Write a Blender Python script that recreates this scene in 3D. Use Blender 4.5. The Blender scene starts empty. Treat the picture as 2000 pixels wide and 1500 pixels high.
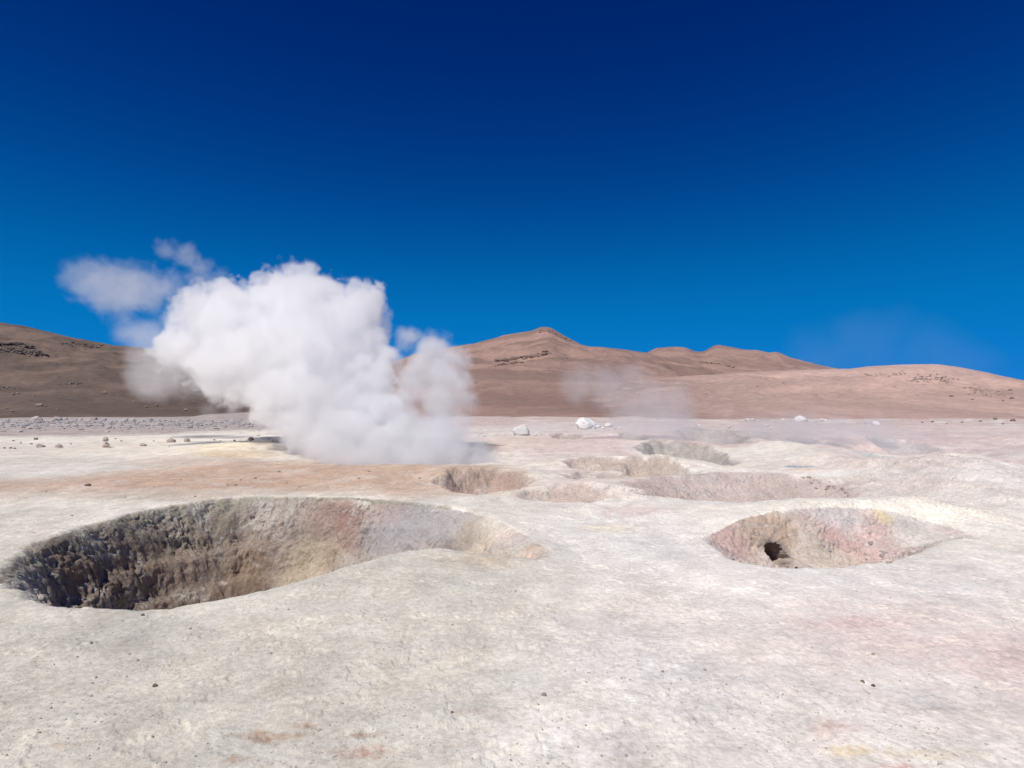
import bpy, bmesh, math, random
import numpy as np
from mathutils import Vector, Matrix

sc = bpy.context.scene
COL = sc.collection
R = math.radians

# ------------------------------------------------------------------ camera
CAM_H = 1.7
PITCH = R(2.577)
F = 1111.0                                   # focal length for a 2000 px wide frame
cam_d = bpy.data.cameras.new("camera")
cam_d.sensor_width = 36.0
cam_d.lens = 36.0 * F / 2000.0
cam_d.clip_start = 0.05
cam_d.clip_end = 20000
cam = bpy.data.objects.new("camera", cam_d)
COL.objects.link(cam)
cam.location = (0, 0, CAM_H)
cam.rotation_euler = (R(90) + PITCH, 0, 0)
sc.camera = cam

# ------------------------------------------------------------------ sky, sun, exposure
SUN_EL, SUN_AZ = 57.0, 214.0                 # azimuth clockwise from +Y
w = bpy.data.worlds.new("World")
sc.world = w
w.use_nodes = True
nt = w.node_tree
nt.nodes.clear()
sky = nt.nodes.new("ShaderNodeTexSky")
sky.sky_type = 'NISHITA'
sky.sun_disc = False
sky.sun_elevation = R(SUN_EL)
sky.sun_rotation = R(SUN_AZ)
sky.altitude = 4800
sky.air_density = 1.0
sky.dust_density = 0.05
sky.ozone_density = 3.0
# the polariser evens the sky out round the compass: azimuth counts for a third
stc = nt.nodes.new("ShaderNodeTexCoord")
sxyz = nt.nodes.new("ShaderNodeSeparateXYZ")
nt.links.new(stc.outputs["Generated"], sxyz.inputs[0])


def _m(op, a, b=0.0):
    nd = nt.nodes.new("ShaderNodeMath"); nd.operation = op
    for sck, v in ((nd.inputs[0], a), (nd.inputs[1], b)):
        if isinstance(v, float): sck.default_value = v
        else: nt.links.new(v, sck)
    return nd.outputs[0]


sx = _m('MULTIPLY', sxyz.outputs[0], 0.22)
sy = _m('SQRT', _m('MAXIMUM', _m('SUBTRACT', _m('SUBTRACT', 1.0, _m('MULTIPLY', sxyz.outputs[2], sxyz.outputs[2])), _m('MULTIPLY', sx, sx)), 0.0))
scm = nt.nodes.new("ShaderNodeCombineXYZ")
nt.links.new(sx, scm.inputs[0]); nt.links.new(sy, scm.inputs[1]); nt.links.new(sxyz.outputs[2], scm.inputs[2])
nt.links.new(scm.outputs[0], sky.inputs[0])
SKY_G = (1.7, 1.75, 1.15)
SKY_A = (0.006, 0.017, 0.066)
SKY_Q = 1.75
SKY_K = (0.02, 0.031 ** SKY_Q / 0.44, 0.216 ** SKY_Q / 0.606)
SKY_C = (0.03, 0.205, 0.72)
sep = nt.nodes.new("ShaderNodeSeparateColor")
com = nt.nodes.new("ShaderNodeCombineColor")
nt.links.new(sky.outputs[0], sep.inputs[0])
for i in range(3):
    p = nt.nodes.new("ShaderNodeMath"); p.operation = 'POWER'; p.inputs[1].default_value = SKY_G[i]
    m = nt.nodes.new("ShaderNodeMath"); m.operation = 'MULTIPLY'; m.inputs[1].default_value = SKY_A[i]
    nt.links.new(sep.outputs[i], p.inputs[0]); nt.links.new(p.outputs[0], m.inputs[0])
    # contrast of clear high-altitude air through a polarising filter: c * m^q / (m^q + k)
    q = nt.nodes.new("ShaderNodeMath"); q.operation = 'POWER'; q.inputs[1].default_value = SKY_Q
    k = nt.nodes.new("ShaderNodeMath"); k.operation = 'ADD'; k.inputs[1].default_value = SKY_K[i]
    d = nt.nodes.new("ShaderNodeMath"); d.operation = 'DIVIDE'
    c = nt.nodes.new("ShaderNodeMath"); c.operation = 'MULTIPLY'; c.inputs[1].default_value = SKY_C[i] * 10
    nt.links.new(m.outputs[0], q.inputs[0]); nt.links.new(q.outputs[0], k.inputs[0])
    nt.links.new(q.outputs[0], d.inputs[0]); nt.links.new(k.outputs[0], d.inputs[1]); nt.links.new(d.outputs[0], c.inputs[0])
    nt.links.new(c.outputs[0], com.inputs[i])
bg = nt.nodes.new("ShaderNodeBackground")
bg.inputs[1].default_value = 0.1
wo = nt.nodes.new("ShaderNodeOutputWorld")
nt.links.new(com.outputs[0], bg.inputs[0])
nt.links.new(bg.outputs[0], wo.inputs[0])

sd = bpy.data.lights.new("sun", 'SUN')
sd.energy = 3.75
sd.angle = R(0.53)
sd.color = (1.0, 0.95, 0.875)
sun = bpy.data.objects.new("sun", sd)
COL.objects.link(sun)
to_sun = Vector((math.sin(R(SUN_AZ)) * math.cos(R(SUN_EL)), math.cos(R(SUN_AZ)) * math.cos(R(SUN_EL)), math.sin(R(SUN_EL))))
sun.rotation_euler = to_sun.to_track_quat('Z', 'Y').to_euler()
sun.location = to_sun * 50

sc.view_settings.view_transform = 'Standard'
sc.view_settings.look = 'None'
sc.view_settings.exposure = 0.0
sc.view_settings.gamma = 1.0
sc.render.engine = 'CYCLES'
sc.cycles.use_denoising = True
sc.cycles.max_bounces = 32
sc.cycles.diffuse_bounces = 3
sc.cycles.glossy_bounces = 2
sc.cycles.volume_bounces = 22
sc.cycles.volume_step_rate = 1.0
sc.cycles.volume_max_steps = 256
sc.cycles.transparent_max_bounces = 16

# ------------------------------------------------------------------ noise in numpy
_rng = np.random.RandomState(7)
PERM = np.concatenate([_rng.permutation(256)] * 3)
_ang = _rng.rand(256) * 2 * np.pi
G2 = np.stack([np.cos(_ang), np.sin(_ang)], 1)
RND = _rng.rand(256, 3)


def perlin2(x, y, seed=0):
    x = x + seed * 17.31
    y = y - seed * 9.77
    xi = np.floor(x).astype(np.int64); yi = np.floor(y).astype(np.int64)
    xf = x - xi; yf = y - yi
    u = xf * xf * xf * (xf * (xf * 6 - 15) + 10)
    v = yf * yf * yf * (yf * (yf * 6 - 15) + 10)

    def g(ix, iy, fx, fy):
        k = PERM[PERM[ix & 255] + (iy & 255)]
        a = G2[k]
        return a[..., 0] * fx + a[..., 1] * fy
    n00 = g(xi, yi, xf, yf); n10 = g(xi + 1, yi, xf - 1, yf)
    n01 = g(xi, yi + 1, xf, yf - 1); n11 = g(xi + 1, yi + 1, xf - 1, yf - 1)
    return ((n00 + u * (n10 - n00)) * (1 - v) + (n01 + u * (n11 - n01)) * v) * 1.5


def fbm2(x, y, octv=4, seed=0, gain=0.5):
    s = 0; a = 1.0; t = 0
    for o in range(octv):
        s = s + a * perlin2(x * 2 ** o, y * 2 ** o, seed + o * 3)
        t += a; a *= gain
    return s / t


_g3 = _rng.normal(size=(256, 3)); _g3 /= np.linalg.norm(_g3, axis=1, keepdims=True)


def perlin3(P, seed=0):
    P = P + seed * 13.37
    I = np.floor(P).astype(np.int64); Fr = P - I
    U = Fr * Fr * Fr * (Fr * (Fr * 6 - 15) + 10)
    out = 0
    for dx in (0, 1):
        for dy in (0, 1):
            for dz in (0, 1):
                k = PERM[PERM[PERM[(I[:, 0] + dx) & 255] + ((I[:, 1] + dy) & 255)] + ((I[:, 2] + dz) & 255)]
                g = _g3[k]
                v = g[:, 0] * (Fr[:, 0] - dx) + g[:, 1] * (Fr[:, 1] - dy) + g[:, 2] * (Fr[:, 2] - dz)
                out = out + v * np.where(dx, U[:, 0], 1 - U[:, 0]) * np.where(dy, U[:, 1], 1 - U[:, 1]) * np.where(dz, U[:, 2], 1 - U[:, 2])
    return out * 1.5


def fbm3(P, octv=4, seed=0, gain=0.5):
    s = 0; a = 1.0; t = 0
    for o in range(octv):
        s = s + a * perlin3(P * 2 ** o, seed + o * 3); t += a; a *= gain
    return s / t


def worley3(P, seed=0):
    """distance to the nearest and second nearest feature point, cells of size one"""
    P = P + seed * 31.7
    out = np.full(len(P), 9.0)
    out2 = np.full(len(P), 9.0)
    I = np.floor(P).astype(np.int64)
    for dx in (-1, 0, 1):
        for dy in (-1, 0, 1):
            for dz in (-1, 0, 1):
                C = I + np.array([dx, dy, dz])
                k = PERM[PERM[PERM[C[:, 0] & 255] + (C[:, 1] & 255)] + (C[:, 2] & 255)]
                D = C + RND[k] - P
                d = np.sqrt((D * D).sum(1))
                nm = np.minimum(out, d)
                out2 = np.minimum(out2, np.maximum(out, d))
                out = nm
    return out, out2


def sstep(a, b, x):
    t = np.clip((x - a) / (b - a), 0, 1)
    return t * t * (3 - 2 * t)


# ------------------------------------------------------------------ from photograph to place
CP, SP = math.cos(PITCH), math.sin(PITCH)


def ray(px, py):
    u = (px - 1000.0) / F; v = (750.0 - py) / F
    return np.array([u, CP - v * SP, SP + v * CP])


def z_base(y):
    t = np.clip(y - 8.0, -20, 70)
    return 0.028 * np.log1p(np.exp(np.clip(t * 1.2, -30, 60))) / 1.2


def on_base(px, py):
    d = ray(px, py)
    ts = np.linspace(1.0, 75, 6000)
    z = CAM_H + ts * d[2]
    k = np.argmax(z < z_base(ts * d[1]))
    t = ts[k]
    return t * d[0], t * d[1]


def smooth_poly(pts, n=8):
    P = np.array(pts, float); N = len(P); out = []
    for i in range(N):
        p0, p1, p2, p3 = P[i - 1], P[i], P[(i + 1) % N], P[(i + 2) % N]
        for k in range(n):
            t = k / n
            out.append(0.5 * ((2 * p1) + (p2 - p0) * t + (2 * p0 - 5 * p1 + 4 * p2 - p3) * t * t + (3 * p1 - p0 - 3 * p2 + p3) * t ** 3))
    return np.array(out)


def poly_sd(x, y, poly):
    """signed distance, positive inside"""
    best = np.full(x.shape, 1e9)
    inside = np.zeros(x.shape, bool)
    N = len(poly)
    for i in range(N):
        ax, ay = poly[i]; bx, by = poly[(i + 1) % N]
        ex, ey = bx - ax, by - ay
        L = ex * ex + ey * ey + 1e-12
        t = np.clip(((x - ax) * ex + (y - ay) * ey) / L, 0, 1)
        dx = x - ax - t * ex; dy = y - ay - t * ey
        best = np.minimum(best, dx * dx + dy * dy)
        c = (ay > y) != (by > y)
        with np.errstate(divide='ignore', invalid='ignore'):
            xx = (bx - ax) * (y - ay) / (by - ay + 1e-15) + ax
        inside ^= c & (x < xx)
    d = np.sqrt(best)
    return np.where(inside, d, -d)


RIM1 = smooth_poly([on_base(*p) for p in [
    (22, 1125), (48, 1082), (110, 1048), (230, 1012), (330, 991), (420, 978), (520, 971), (640, 973), (750, 979),
    (850, 990), (925, 1006), (990, 1030), (1045, 1060), (1078, 1086), (1050, 1097), (990, 1092), (930, 1084), (880, 1078),
    (830, 1075), (760, 1090), (680, 1115), (600, 1140), (500, 1164), (400, 1181), (300, 1190), (200, 1193), (115, 1189),
    (62, 1174), (32, 1152)]], 6)
def at_depth(px, y):
    return ((px - 1000) / F * y, y)


RIM2 = smooth_poly([at_depth(*p) for p in [(1395, 8.05), (1450, 8.35), (1520, 8.55), (1600, 8.6), (1700, 8.5), (1800, 8.3), (1868, 7.95), (1892, 7.5)]] + [on_base(*p) for p in [
    (1865, 1056), (1800, 1076), (1740, 1090), (1670, 1098), (1590, 1102), (1510, 1100), (1440, 1088), (1395, 1066), (1376, 1046)]], 6)
SPUR_A = np.array(on_base(690, 978)); SPUR_B = np.array(on_base(655, 1110))


def ell(l, r, t, b):
    """ellipse on the ground from the left, right, far and near limits seen in the photograph"""
    cx = (l + r) / 2
    _, yn = on_base(cx, b); _, yf = on_base(cx, t)
    ym = (yn + yf) / 2
    f = ym / (CP)                                    # depth is nearly along Y
    xl = (l - 1000) / F * ym; xr = (r - 1000) / F * ym
    return (xl + xr) / 2, ym, (xr - xl) / 2, (yf - yn) / 2


# (left, right, far, near, depth, wall share, seed)
PITS = [
    (850, 1045, 926, 962, 0.45, 0.5, 1),
    (1000, 1195, 953, 979, 0.13, 0.3, 2),
    (1092, 1260, 902, 920, 0.22, 0.4, 3),
    (1095, 1245, 921, 940, 0.14, 0.4, 4),
    (1205, 1360, 903, 937, 0.35, 0.45, 5),
    (1252, 1420, 866, 905, 1.0, 0.85, 6),
    (1325, 1450, 842, 867, 0.7, 0.8, 7),
    (1435, 1560, 842, 870, 0.55, 0.8, 8),
    (1215, 1700, 936, 979, 0.36, 0.6, 10),
    (1972, 2090, 945, 992, 0.40, 0.4, 11),
    (635, 1000, 872, 914, 1.0, 0.6, 12),
    (1560, 1700, 855, 880, 0.35, 0.5, 15),
    (1720, 1800, 855, 872, 0.25, 0.5, 16),
    (1655, 1720, 880, 896, 0.18, 0.5, 17),
    (1890, 2010, 932, 945, 0.10, 0.5, 18),
    (1070, 1145, 846, 857, 0.25, 0.5, 19),
    (1210, 1265, 846, 862, 0.35, 0.5, 20),
    (440, 640, 855, 866, 0.18, 0.25, 21),
]
TILT = {6: 0.26, 7: 0.22, 8: 0.25, 13: 0.0, 14: 0.0,  10: 0.35, 11: 0.3, 1: 0.2, 12: 0.05, 5: 0.25, 3: 0.3}
PITS = [(ell(*p[:4]), p[4], p[5], p[6]) for p in PITS]
# (left, right, far, near, height, seed)
MOUNDS = [
    (1640, 2010, 900, 1050, 0.62, 1),
    (1250, 1600, 908, 948, 0.04, 2),
    (350, 590, 862, 905, 0.22, 3),
    (1480, 1560, 866, 900, 0.28, 4),
    (1550, 1720, 880, 908, 0.22, 5),
    (1250, 1420, 893, 915, 0.16, 6),
    (560, 1000, 905, 945, 0.10, 7),
    (1000, 1330, 975, 1060, -0.08, 8),
    (500, 1050, 1090, 1250, 0.08, 9),
    (1750, 2100, 1050, 1150, 0.05, 11),
]
rs0 = np.random.RandomState(5)
for q in range(46):
    px_, py_ = rs0.uniform(1180, 2150), rs0.uniform(846, 925)
    ww, hh = rs0.uniform(25, 75) * (1 + (py_ - 846) / 90), rs0.uniform(4, 10) * (1 + (py_ - 846) / 60)
    if 1450 < px_ < 1780 and py_ > 885 or 1225 < px_ < 1450 and py_ > 852: continue
    MOUNDS.append((px_ - ww, px_ + ww, py_ - hh, py_ + hh, rs0.uniform(0.12, 0.30) * rs0.choice([1, 1, -1.3]), 100 + q))
MOUNDS = [(ell(*m[:4]), m[4], m[5]) for m in MOUNDS]
FLATS = [ell(1528, 1598, 904, 915), ell(1648, 1722, 919, 936)]
# crests given as (px, distance, height), front half width, back half width, crumbliness
RIDGES = [
    ([(1385, 7.9, 0.02), (1450, 8.4, 0.16), (1520, 8.6, 0.24), (1600, 8.75, 0.29), (1700, 8.75, 0.30), (1790, 8.9, 0.28), (1880, 8.6, 0.15)], 0.55, 0.95, 0.8),
    ([(1235, 11.3, 0.04), (1300, 11.9, 0.12), (1400, 12.4, 0.14), (1500, 12.4, 0.10), (1600, 12.2, 0.06), (1680, 11.7, 0.03), (1730, 11.2, 0.0)], 0.6, 0.8, 0.9),
    ([(1015, 11.2, 0.05), (1080, 11.6, 0.10), (1150, 11.6, 0.10), (1200, 11.3, 0.05)], 0.3, 0.9, 0.8),
    ([(860, 12.8, 0.05), (900, 13.4, 0.12), (960, 13.5, 0.12), (1020, 13.0, 0.08)], 0.4, 1.0, 0.7),
    ([(1095, 15.2, 0.10), (1150, 15.6, 0.14), (1220, 15.4, 0.10)], 0.5, 1.1, 0.8),
    ([(1235, 15.4, 0.05), (1285, 15.8, 0.09), (1330, 15.4, 0.04)], 0.5, 1.1, 0.8),
]


def soft(s, k):
    return k * np.log1p(np.exp(np.clip(s / k, -40, 40)))


def ground_height(x, y):
    """height and a weight for crumbly lumps, plus crater ids"""
    r = np.hypot(x, y)
    z = z_base(y)
    near = 1 / (1 + (r / 60.0) ** 2)
    z = z + 0.07 * fbm2(x / 5.0, y / 5.0, 3, 1)
    z = z + 0.022 * fbm2(x / 1.1, y / 1.1, 4, 5) * near
    z = z + 0.007 * fbm2(x / 0.22, y / 0.22, 4, 9) * near
    plate = fbm2(x / 0.8, y / 0.8, 6, 15, 0.6)
    z = z + 0.009 * sstep(0.20, 0.235, plate) * near - 0.008 * sstep(-0.24, -0.27, plate) * near
    lump = np.zeros_like(x)
    idn = np.zeros(x.shape, np.int32)
    for (cx, cy, a, b), h, s in MOUNDS:
        m = (np.abs(x - cx) < 3.2 * a) & (np.abs(y - cy) < 3.2 * b)
        if not m.any():
            continue
        dx = (x[m] - cx) / a; dy = (y[m] - cy) / b
        e2 = dx * dx + dy * dy
        e2 = e2 * (1 + 0.35 * fbm2(x[m] / (a * 0.8), y[m] / (b * 0.8), 3, 40 + s))
        z[m] += h * np.exp(-(2.3 if s == 1 else 1.3) * e2)
        if s in (1, 2, 4):
            lump[m] = np.maximum(lump[m], (1.0 if s == 1 else 0.4) * np.exp(-1.0 * e2))
    for pts, wf, wb, cr_ in RIDGES:
        A = np.array([(*at_depth(p, d), h) for p, d, h in pts])
        m = (x > A[:, 0].min() - 3) & (x < A[:, 0].max() + 3) & (y > A[:, 1].min() - 4) & (y < A[:, 1].max() + 4)
        if not m.any():
            continue
        xm, ym = x[m], y[m]
        best = np.full(xm.shape, 1e9); hh = np.zeros(xm.shape); side = np.zeros(xm.shape)
        for k in range(len(A) - 1):
            ex, ey = A[k + 1, :2] - A[k, :2]; L = ex * ex + ey * ey
            t = np.clip(((xm - A[k, 0]) * ex + (ym - A[k, 1]) * ey) / L, 0, 1)
            ox = xm - A[k, 0] - t * ex; oy = ym - A[k, 1] - t * ey
            d2 = ox * ox + oy * oy
            u = d2 < best
            best = np.where(u, d2, best); hh = np.where(u, A[k, 2] * (1 - t) + A[k + 1, 2] * t, hh); side = np.where(u, oy, side)
        d_ = np.sqrt(best) * (1 + 0.3 * fbm2(xm / .7, ym / .7, 4, 88))
        wd_ = wf + (wb - wf) * sstep(-0.15, 0.25, side)
        z[m] += hh * np.exp(-(d_ / wd_) ** 2)
        lump[m] = np.maximum(lump[m], cr_ * np.exp(-(d_ / (wd_ * 0.9)) ** 2) * sstep(0.15, -0.1, side))
    for n, ((cx, cy, a, b), dep, ws, s) in enumerate(PITS):
        m = (np.abs(x - cx) < 1.6 * a) & (np.abs(y - cy) < 1.6 * b)
        if not m.any():
            continue
        dx = (x[m] - cx) / a; dy = (y[m] - cy) / b
        e = np.sqrt(dx * dx + dy * dy)
        e = e * (1 + 0.28 * fbm2(x[m] / (a * 0.55), y[m] / (b * 0.55), 4, 60 + s))
        q = sstep(0, 1, (1 - e) / ws)
        z[m] -= dep * q
        z[m] += dep * TILT.get(s, 0.12) * np.sin(np.clip(dy, -1.6, 1.6) * 1.9) * np.exp(-1.1 * e * e + 0.3)
        if s not in (6, 7, 8, 12, 13, 14, 15, 16, 17, 18):
            lump[m] = np.maximum(lump[m], 0.55 * sstep(0.0, 0.25, 1 - e) * (1 - 0.5 * sstep(.6, 1, 1 - e)))
        idn[m] = np.where(e < 1.0, 10 + n, idn[m])
    for cx, cy, a, b in FLATS:                       # level floors of the mud pools
        m = (np.abs(x - cx) < 3 * a) & (np.abs(y - cy) < 3 * b)
        if m.any():
            e = np.sqrt(((x[m] - cx) / a) ** 2 + ((y[m] - cy) / b) ** 2)
            wgt_ = sstep(2.4, 1.0, e)
            z[m] = z[m] * (1 - wgt_) + (z_base(np.array([cy]))[0] - 0.035 + 0.01 * fbm2(x[m] * 4, y[m] * 4, 3, 66)) * wgt_
    # the big crater
    lo = RIM1.min(0) - .6; hi = RIM1.max(0) + .6
    m = (x > lo[0]) & (x < hi[0]) & (y > lo[1]) & (y < hi[1])
    if m.any():
        xm, ym = x[m], y[m]
        sdv = poly_sd(xm, ym, RIM1)
        nz = fbm2(xm / 0.9, ym / 0.9, 4, 21)
        s = sdv + 0.16 * nz + 0.07 * fbm2(xm / .25, ym / .25, 3, 22)
        outw = np.maximum(sstep(7.2, 9.0, ym), sstep(-3.9, -4.7, xm))
        s = s - 0.10 * (1 - outw) - (1 - outw) * 0.08 * nz
        ab = SPUR_B - SPUR_A
        t = np.clip(((xm - SPUR_A[0]) * ab[0] + (ym - SPUR_A[1]) * ab[1]) / (ab @ ab), 0, 1)
        ds = np.hypot(xm - SPUR_A[0] - t * ab[0], ym - SPUR_A[1] - t * ab[1])
        spur = np.exp(-(ds / (0.28 + 0.3 * t)) ** 2) * (1 - 0.75 * t)
        east = sstep(-2.6, 0.2, xm + 0.25 * nz)                        # the shallow tongue
        slope = 1.55 * (1 - east) + 0.62 * east
        dmax = 2.5 * (1 - east) + 0.62 * east
        sp = (soft(s, 0.10) - soft(-0.35, 0.10)) * (1 - 0.45 * spur)
        sp = np.clip(sp, 0, None)
        dep = dmax * np.tanh(sp * slope / dmax)
        dep = dep - (0.15 - 0.07 * east) * fbm2(xm / 0.75, ym / 0.75, 4, 23) * sstep(0.05, 0.5, s)
        strat = dep + 0.10 * fbm2(xm / 1.2, ym / 1.2, 3, 24)
        dep = dep + 0.055 * np.sin(strat * 13.0) * sstep(0.1, 0.4, s) * (1 - sstep(1.2, 1.7, dep)) * (1 - east)
        # ledges on the tongue
        dep = dep + 0.05 * np.sin(dep * 28 + 3 * nz) * east * sstep(0.05, 0.3, s)
        rimup = 0.05 * np.exp(-(sdv / 0.22) ** 2)
        z[m] += rimup - dep
        lump[m] = np.maximum(lump[m], np.where(s > -0.25, (outw * sstep(-0.22, 0.12, s) + (1 - outw) * sstep(0.08, 0.25, s)) * (1 - 0.65 * east) * (1 - 0.75 * sstep(0.7, 1.5, dep)), 0))
        idn[m] = np.where(sdv > 0.0, 1, idn[m])
    lo = RIM2.min(0) - .6; hi = RIM2.max(0) + .6
    m = (x > lo[0]) & (x < hi[0]) & (y > lo[1]) & (y < hi[1])
    if m.any():
        xm, ym = x[m], y[m]
        sdv = poly_sd(xm, ym, RIM2)
        nz = fbm2(xm / 0.7, ym / 0.7, 4, 31)
        s = sdv + 0.07 * nz
        frontness = sstep(7.6, 6.6, ym)
        east = sstep(4.8, 6.2, xm)
        dmax = 0.52 - 0.34 * east
        slope = 0.62 + 1.0 * frontness
        dep = dmax * np.tanh(soft(s, 0.05 + 0.10 * sstep(7.5, 9.0, ym)) * slope / dmax) - 0.05 * fbm2(xm / .5, ym / .5, 4, 33) * sstep(.05, .4, s)
        z[m] -= dep
        lump[m] = np.maximum(lump[m], sstep(-0.04, 0.12, s) * (0.9 - 0.7 * east))
        idn[m] = np.where(sdv > 0.0, 2, idn[m])
    return z, lump, idn


def hit_ground(px, py, far=75):
    d = ray(px, py)
    ts = np.exp(np.linspace(math.log(1.2), math.log(far), 5000))
    x = ts * d[0]; y = ts * d[1]; z = CAM_H + ts * d[2]
    h, _, _ = ground_height(x, y)
    k = int(np.argmax(z < h))
    if k == 0 and not (z[0] < h[0]):
        k = len(ts) - 1
    return np.array([x[k], y[k], h[k]])


# ------------------------------------------------------------------ mesh and property helpers
def tag(o, label=None, cat=None, group=None, kind=None):
    if label: o["label"] = label
    if cat: o["category"] = cat
    if group: o["group"] = group
    if kind: o["kind"] = kind
    return o


def mesh_from(name, verts, faces, mat, cols=None, smooth=True):
    me = bpy.data.meshes.new(name)
    nv, nf = len(verts), len(faces)
    fs = faces.shape[1]
    me.vertices.add(nv)
    me.vertices.foreach_set("co", np.ascontiguousarray(verts, dtype=np.float32).ravel())
    me.loops.add(nf * fs)
    me.loops.foreach_set("vertex_index", np.ascontiguousarray(faces, dtype=np.int32).ravel())
    me.polygons.add(nf)
    me.polygons.foreach_set("loop_start", np.arange(0, nf * fs, fs, dtype=np.int32))
    me.polygons.foreach_set("use_smooth", np.full(nf, smooth, dtype=bool))
    if cols is not None:
        a = me.attributes.new("Col", 'FLOAT_COLOR', 'POINT')
        a.data.foreach_set("color", np.ascontiguousarray(np.concatenate([cols, np.ones((nv, 1))], 1), dtype=np.float32).ravel())
    me.materials.append(mat)
    me.update(calc_edges=True)
    o = bpy.data.objects.new(name, me)
    COL.objects.link(o)
    return o


class NG:
    """tiny node helper"""
    def __init__(self, name):
        self.m = bpy.data.materials.new(name)
        self.m.use_nodes = True
        self.t = self.m.node_tree
        self.t.nodes.clear()
        self.out = self.t.nodes.new("ShaderNodeOutputMaterial")

    def n(self, typ, **kw):
        nd = self.t.nodes.new(typ)
        for k, v in kw.items():
            setattr(nd, k, v)
        return nd

    def l(self, a, b):
        self.t.links.new(a, b)

    def val(self, sock, v):
        if isinstance(v, bpy.types.NodeSocket):
            self.l(v, sock)
        else:
            sock.default_value = v

    def math(self, op, a, b=0.0, c=None, clamp=False):
        nd = self.n("ShaderNodeMath", operation=op, use_clamp=clamp)
        self.val(nd.inputs[0], a); self.val(nd.inputs[1], b)
        if c is not None: self.val(nd.inputs[2], c)
        return nd.outputs[0]

    def noise(self, vec, scale, detail=4, rough=0.55, dist=0.0):
        nd = self.n("ShaderNodeTexNoise")
        self.l(vec, nd.inputs["Vector"])
        nd.inputs["Scale"].default_value = scale
        nd.inputs["Detail"].default_value = detail
        nd.inputs["Roughness"].default_value = rough
        nd.inputs["Distortion"].default_value = dist
        return nd.outputs[0]

    def voro(self, vec, scale, feature='F1', rnd=1.0):
        nd = self.n("ShaderNodeTexVoronoi", feature=feature)
        self.l(vec, nd.inputs["Vector"])
        nd.inputs["Scale"].default_value = scale
        nd.inputs["Randomness"].default_value = rnd
        return nd.outputs["Distance"]

    def ramp(self, v, a, b, lo=0.0, hi=1.0):
        nd = self.n("ShaderNodeMapRange", interpolation_type='SMOOTHSTEP')
        self.val(nd.inputs[0], v)
        for i, q in enumerate((a, b, lo, hi)):
            nd.inputs[i + 1].default_value = q
        return nd.outputs[0]

    def mix(self, f, a, b, mode='MIX'):
        nd = self.n("ShaderNodeMix", data_type='RGBA', blend_type=mode)
        self.val(nd.inputs[0], f)
        for s, v in ((nd.inputs[6], a), (nd.inputs[7], b)):
            if isinstance(v, tuple):
                s.default_value = (*v, 1.0)
            else:
                self.l(v, s)
        return nd.outputs[2]

    def bump(self, h, strength, dist, normal=None):
        nd = self.n("ShaderNodeBump")
        nd.inputs["Strength"].default_value = strength
        nd.inputs["Distance"].default_value = dist
        self.l(h, nd.inputs["Height"])
        if normal is not None: self.l(normal, nd.inputs["Normal"])
        return nd.outputs[0]

    def surface(self, col, rough=0.95, normal=None, spec=0.15):
        b = self.n("ShaderNodeBsdfPrincipled")
        self.val(b.inputs["Base Color"], col if not isinstance(col, tuple) else (*col, 1))
        self.val(b.inputs["Roughness"], rough)
        b.inputs["Specular IOR Level"].default_value = spec
        if normal is not None: self.l(normal, b.inputs["Normal"])
        self.l(b.outputs[0], self.out.inputs["Surface"])
        return self.m


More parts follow.
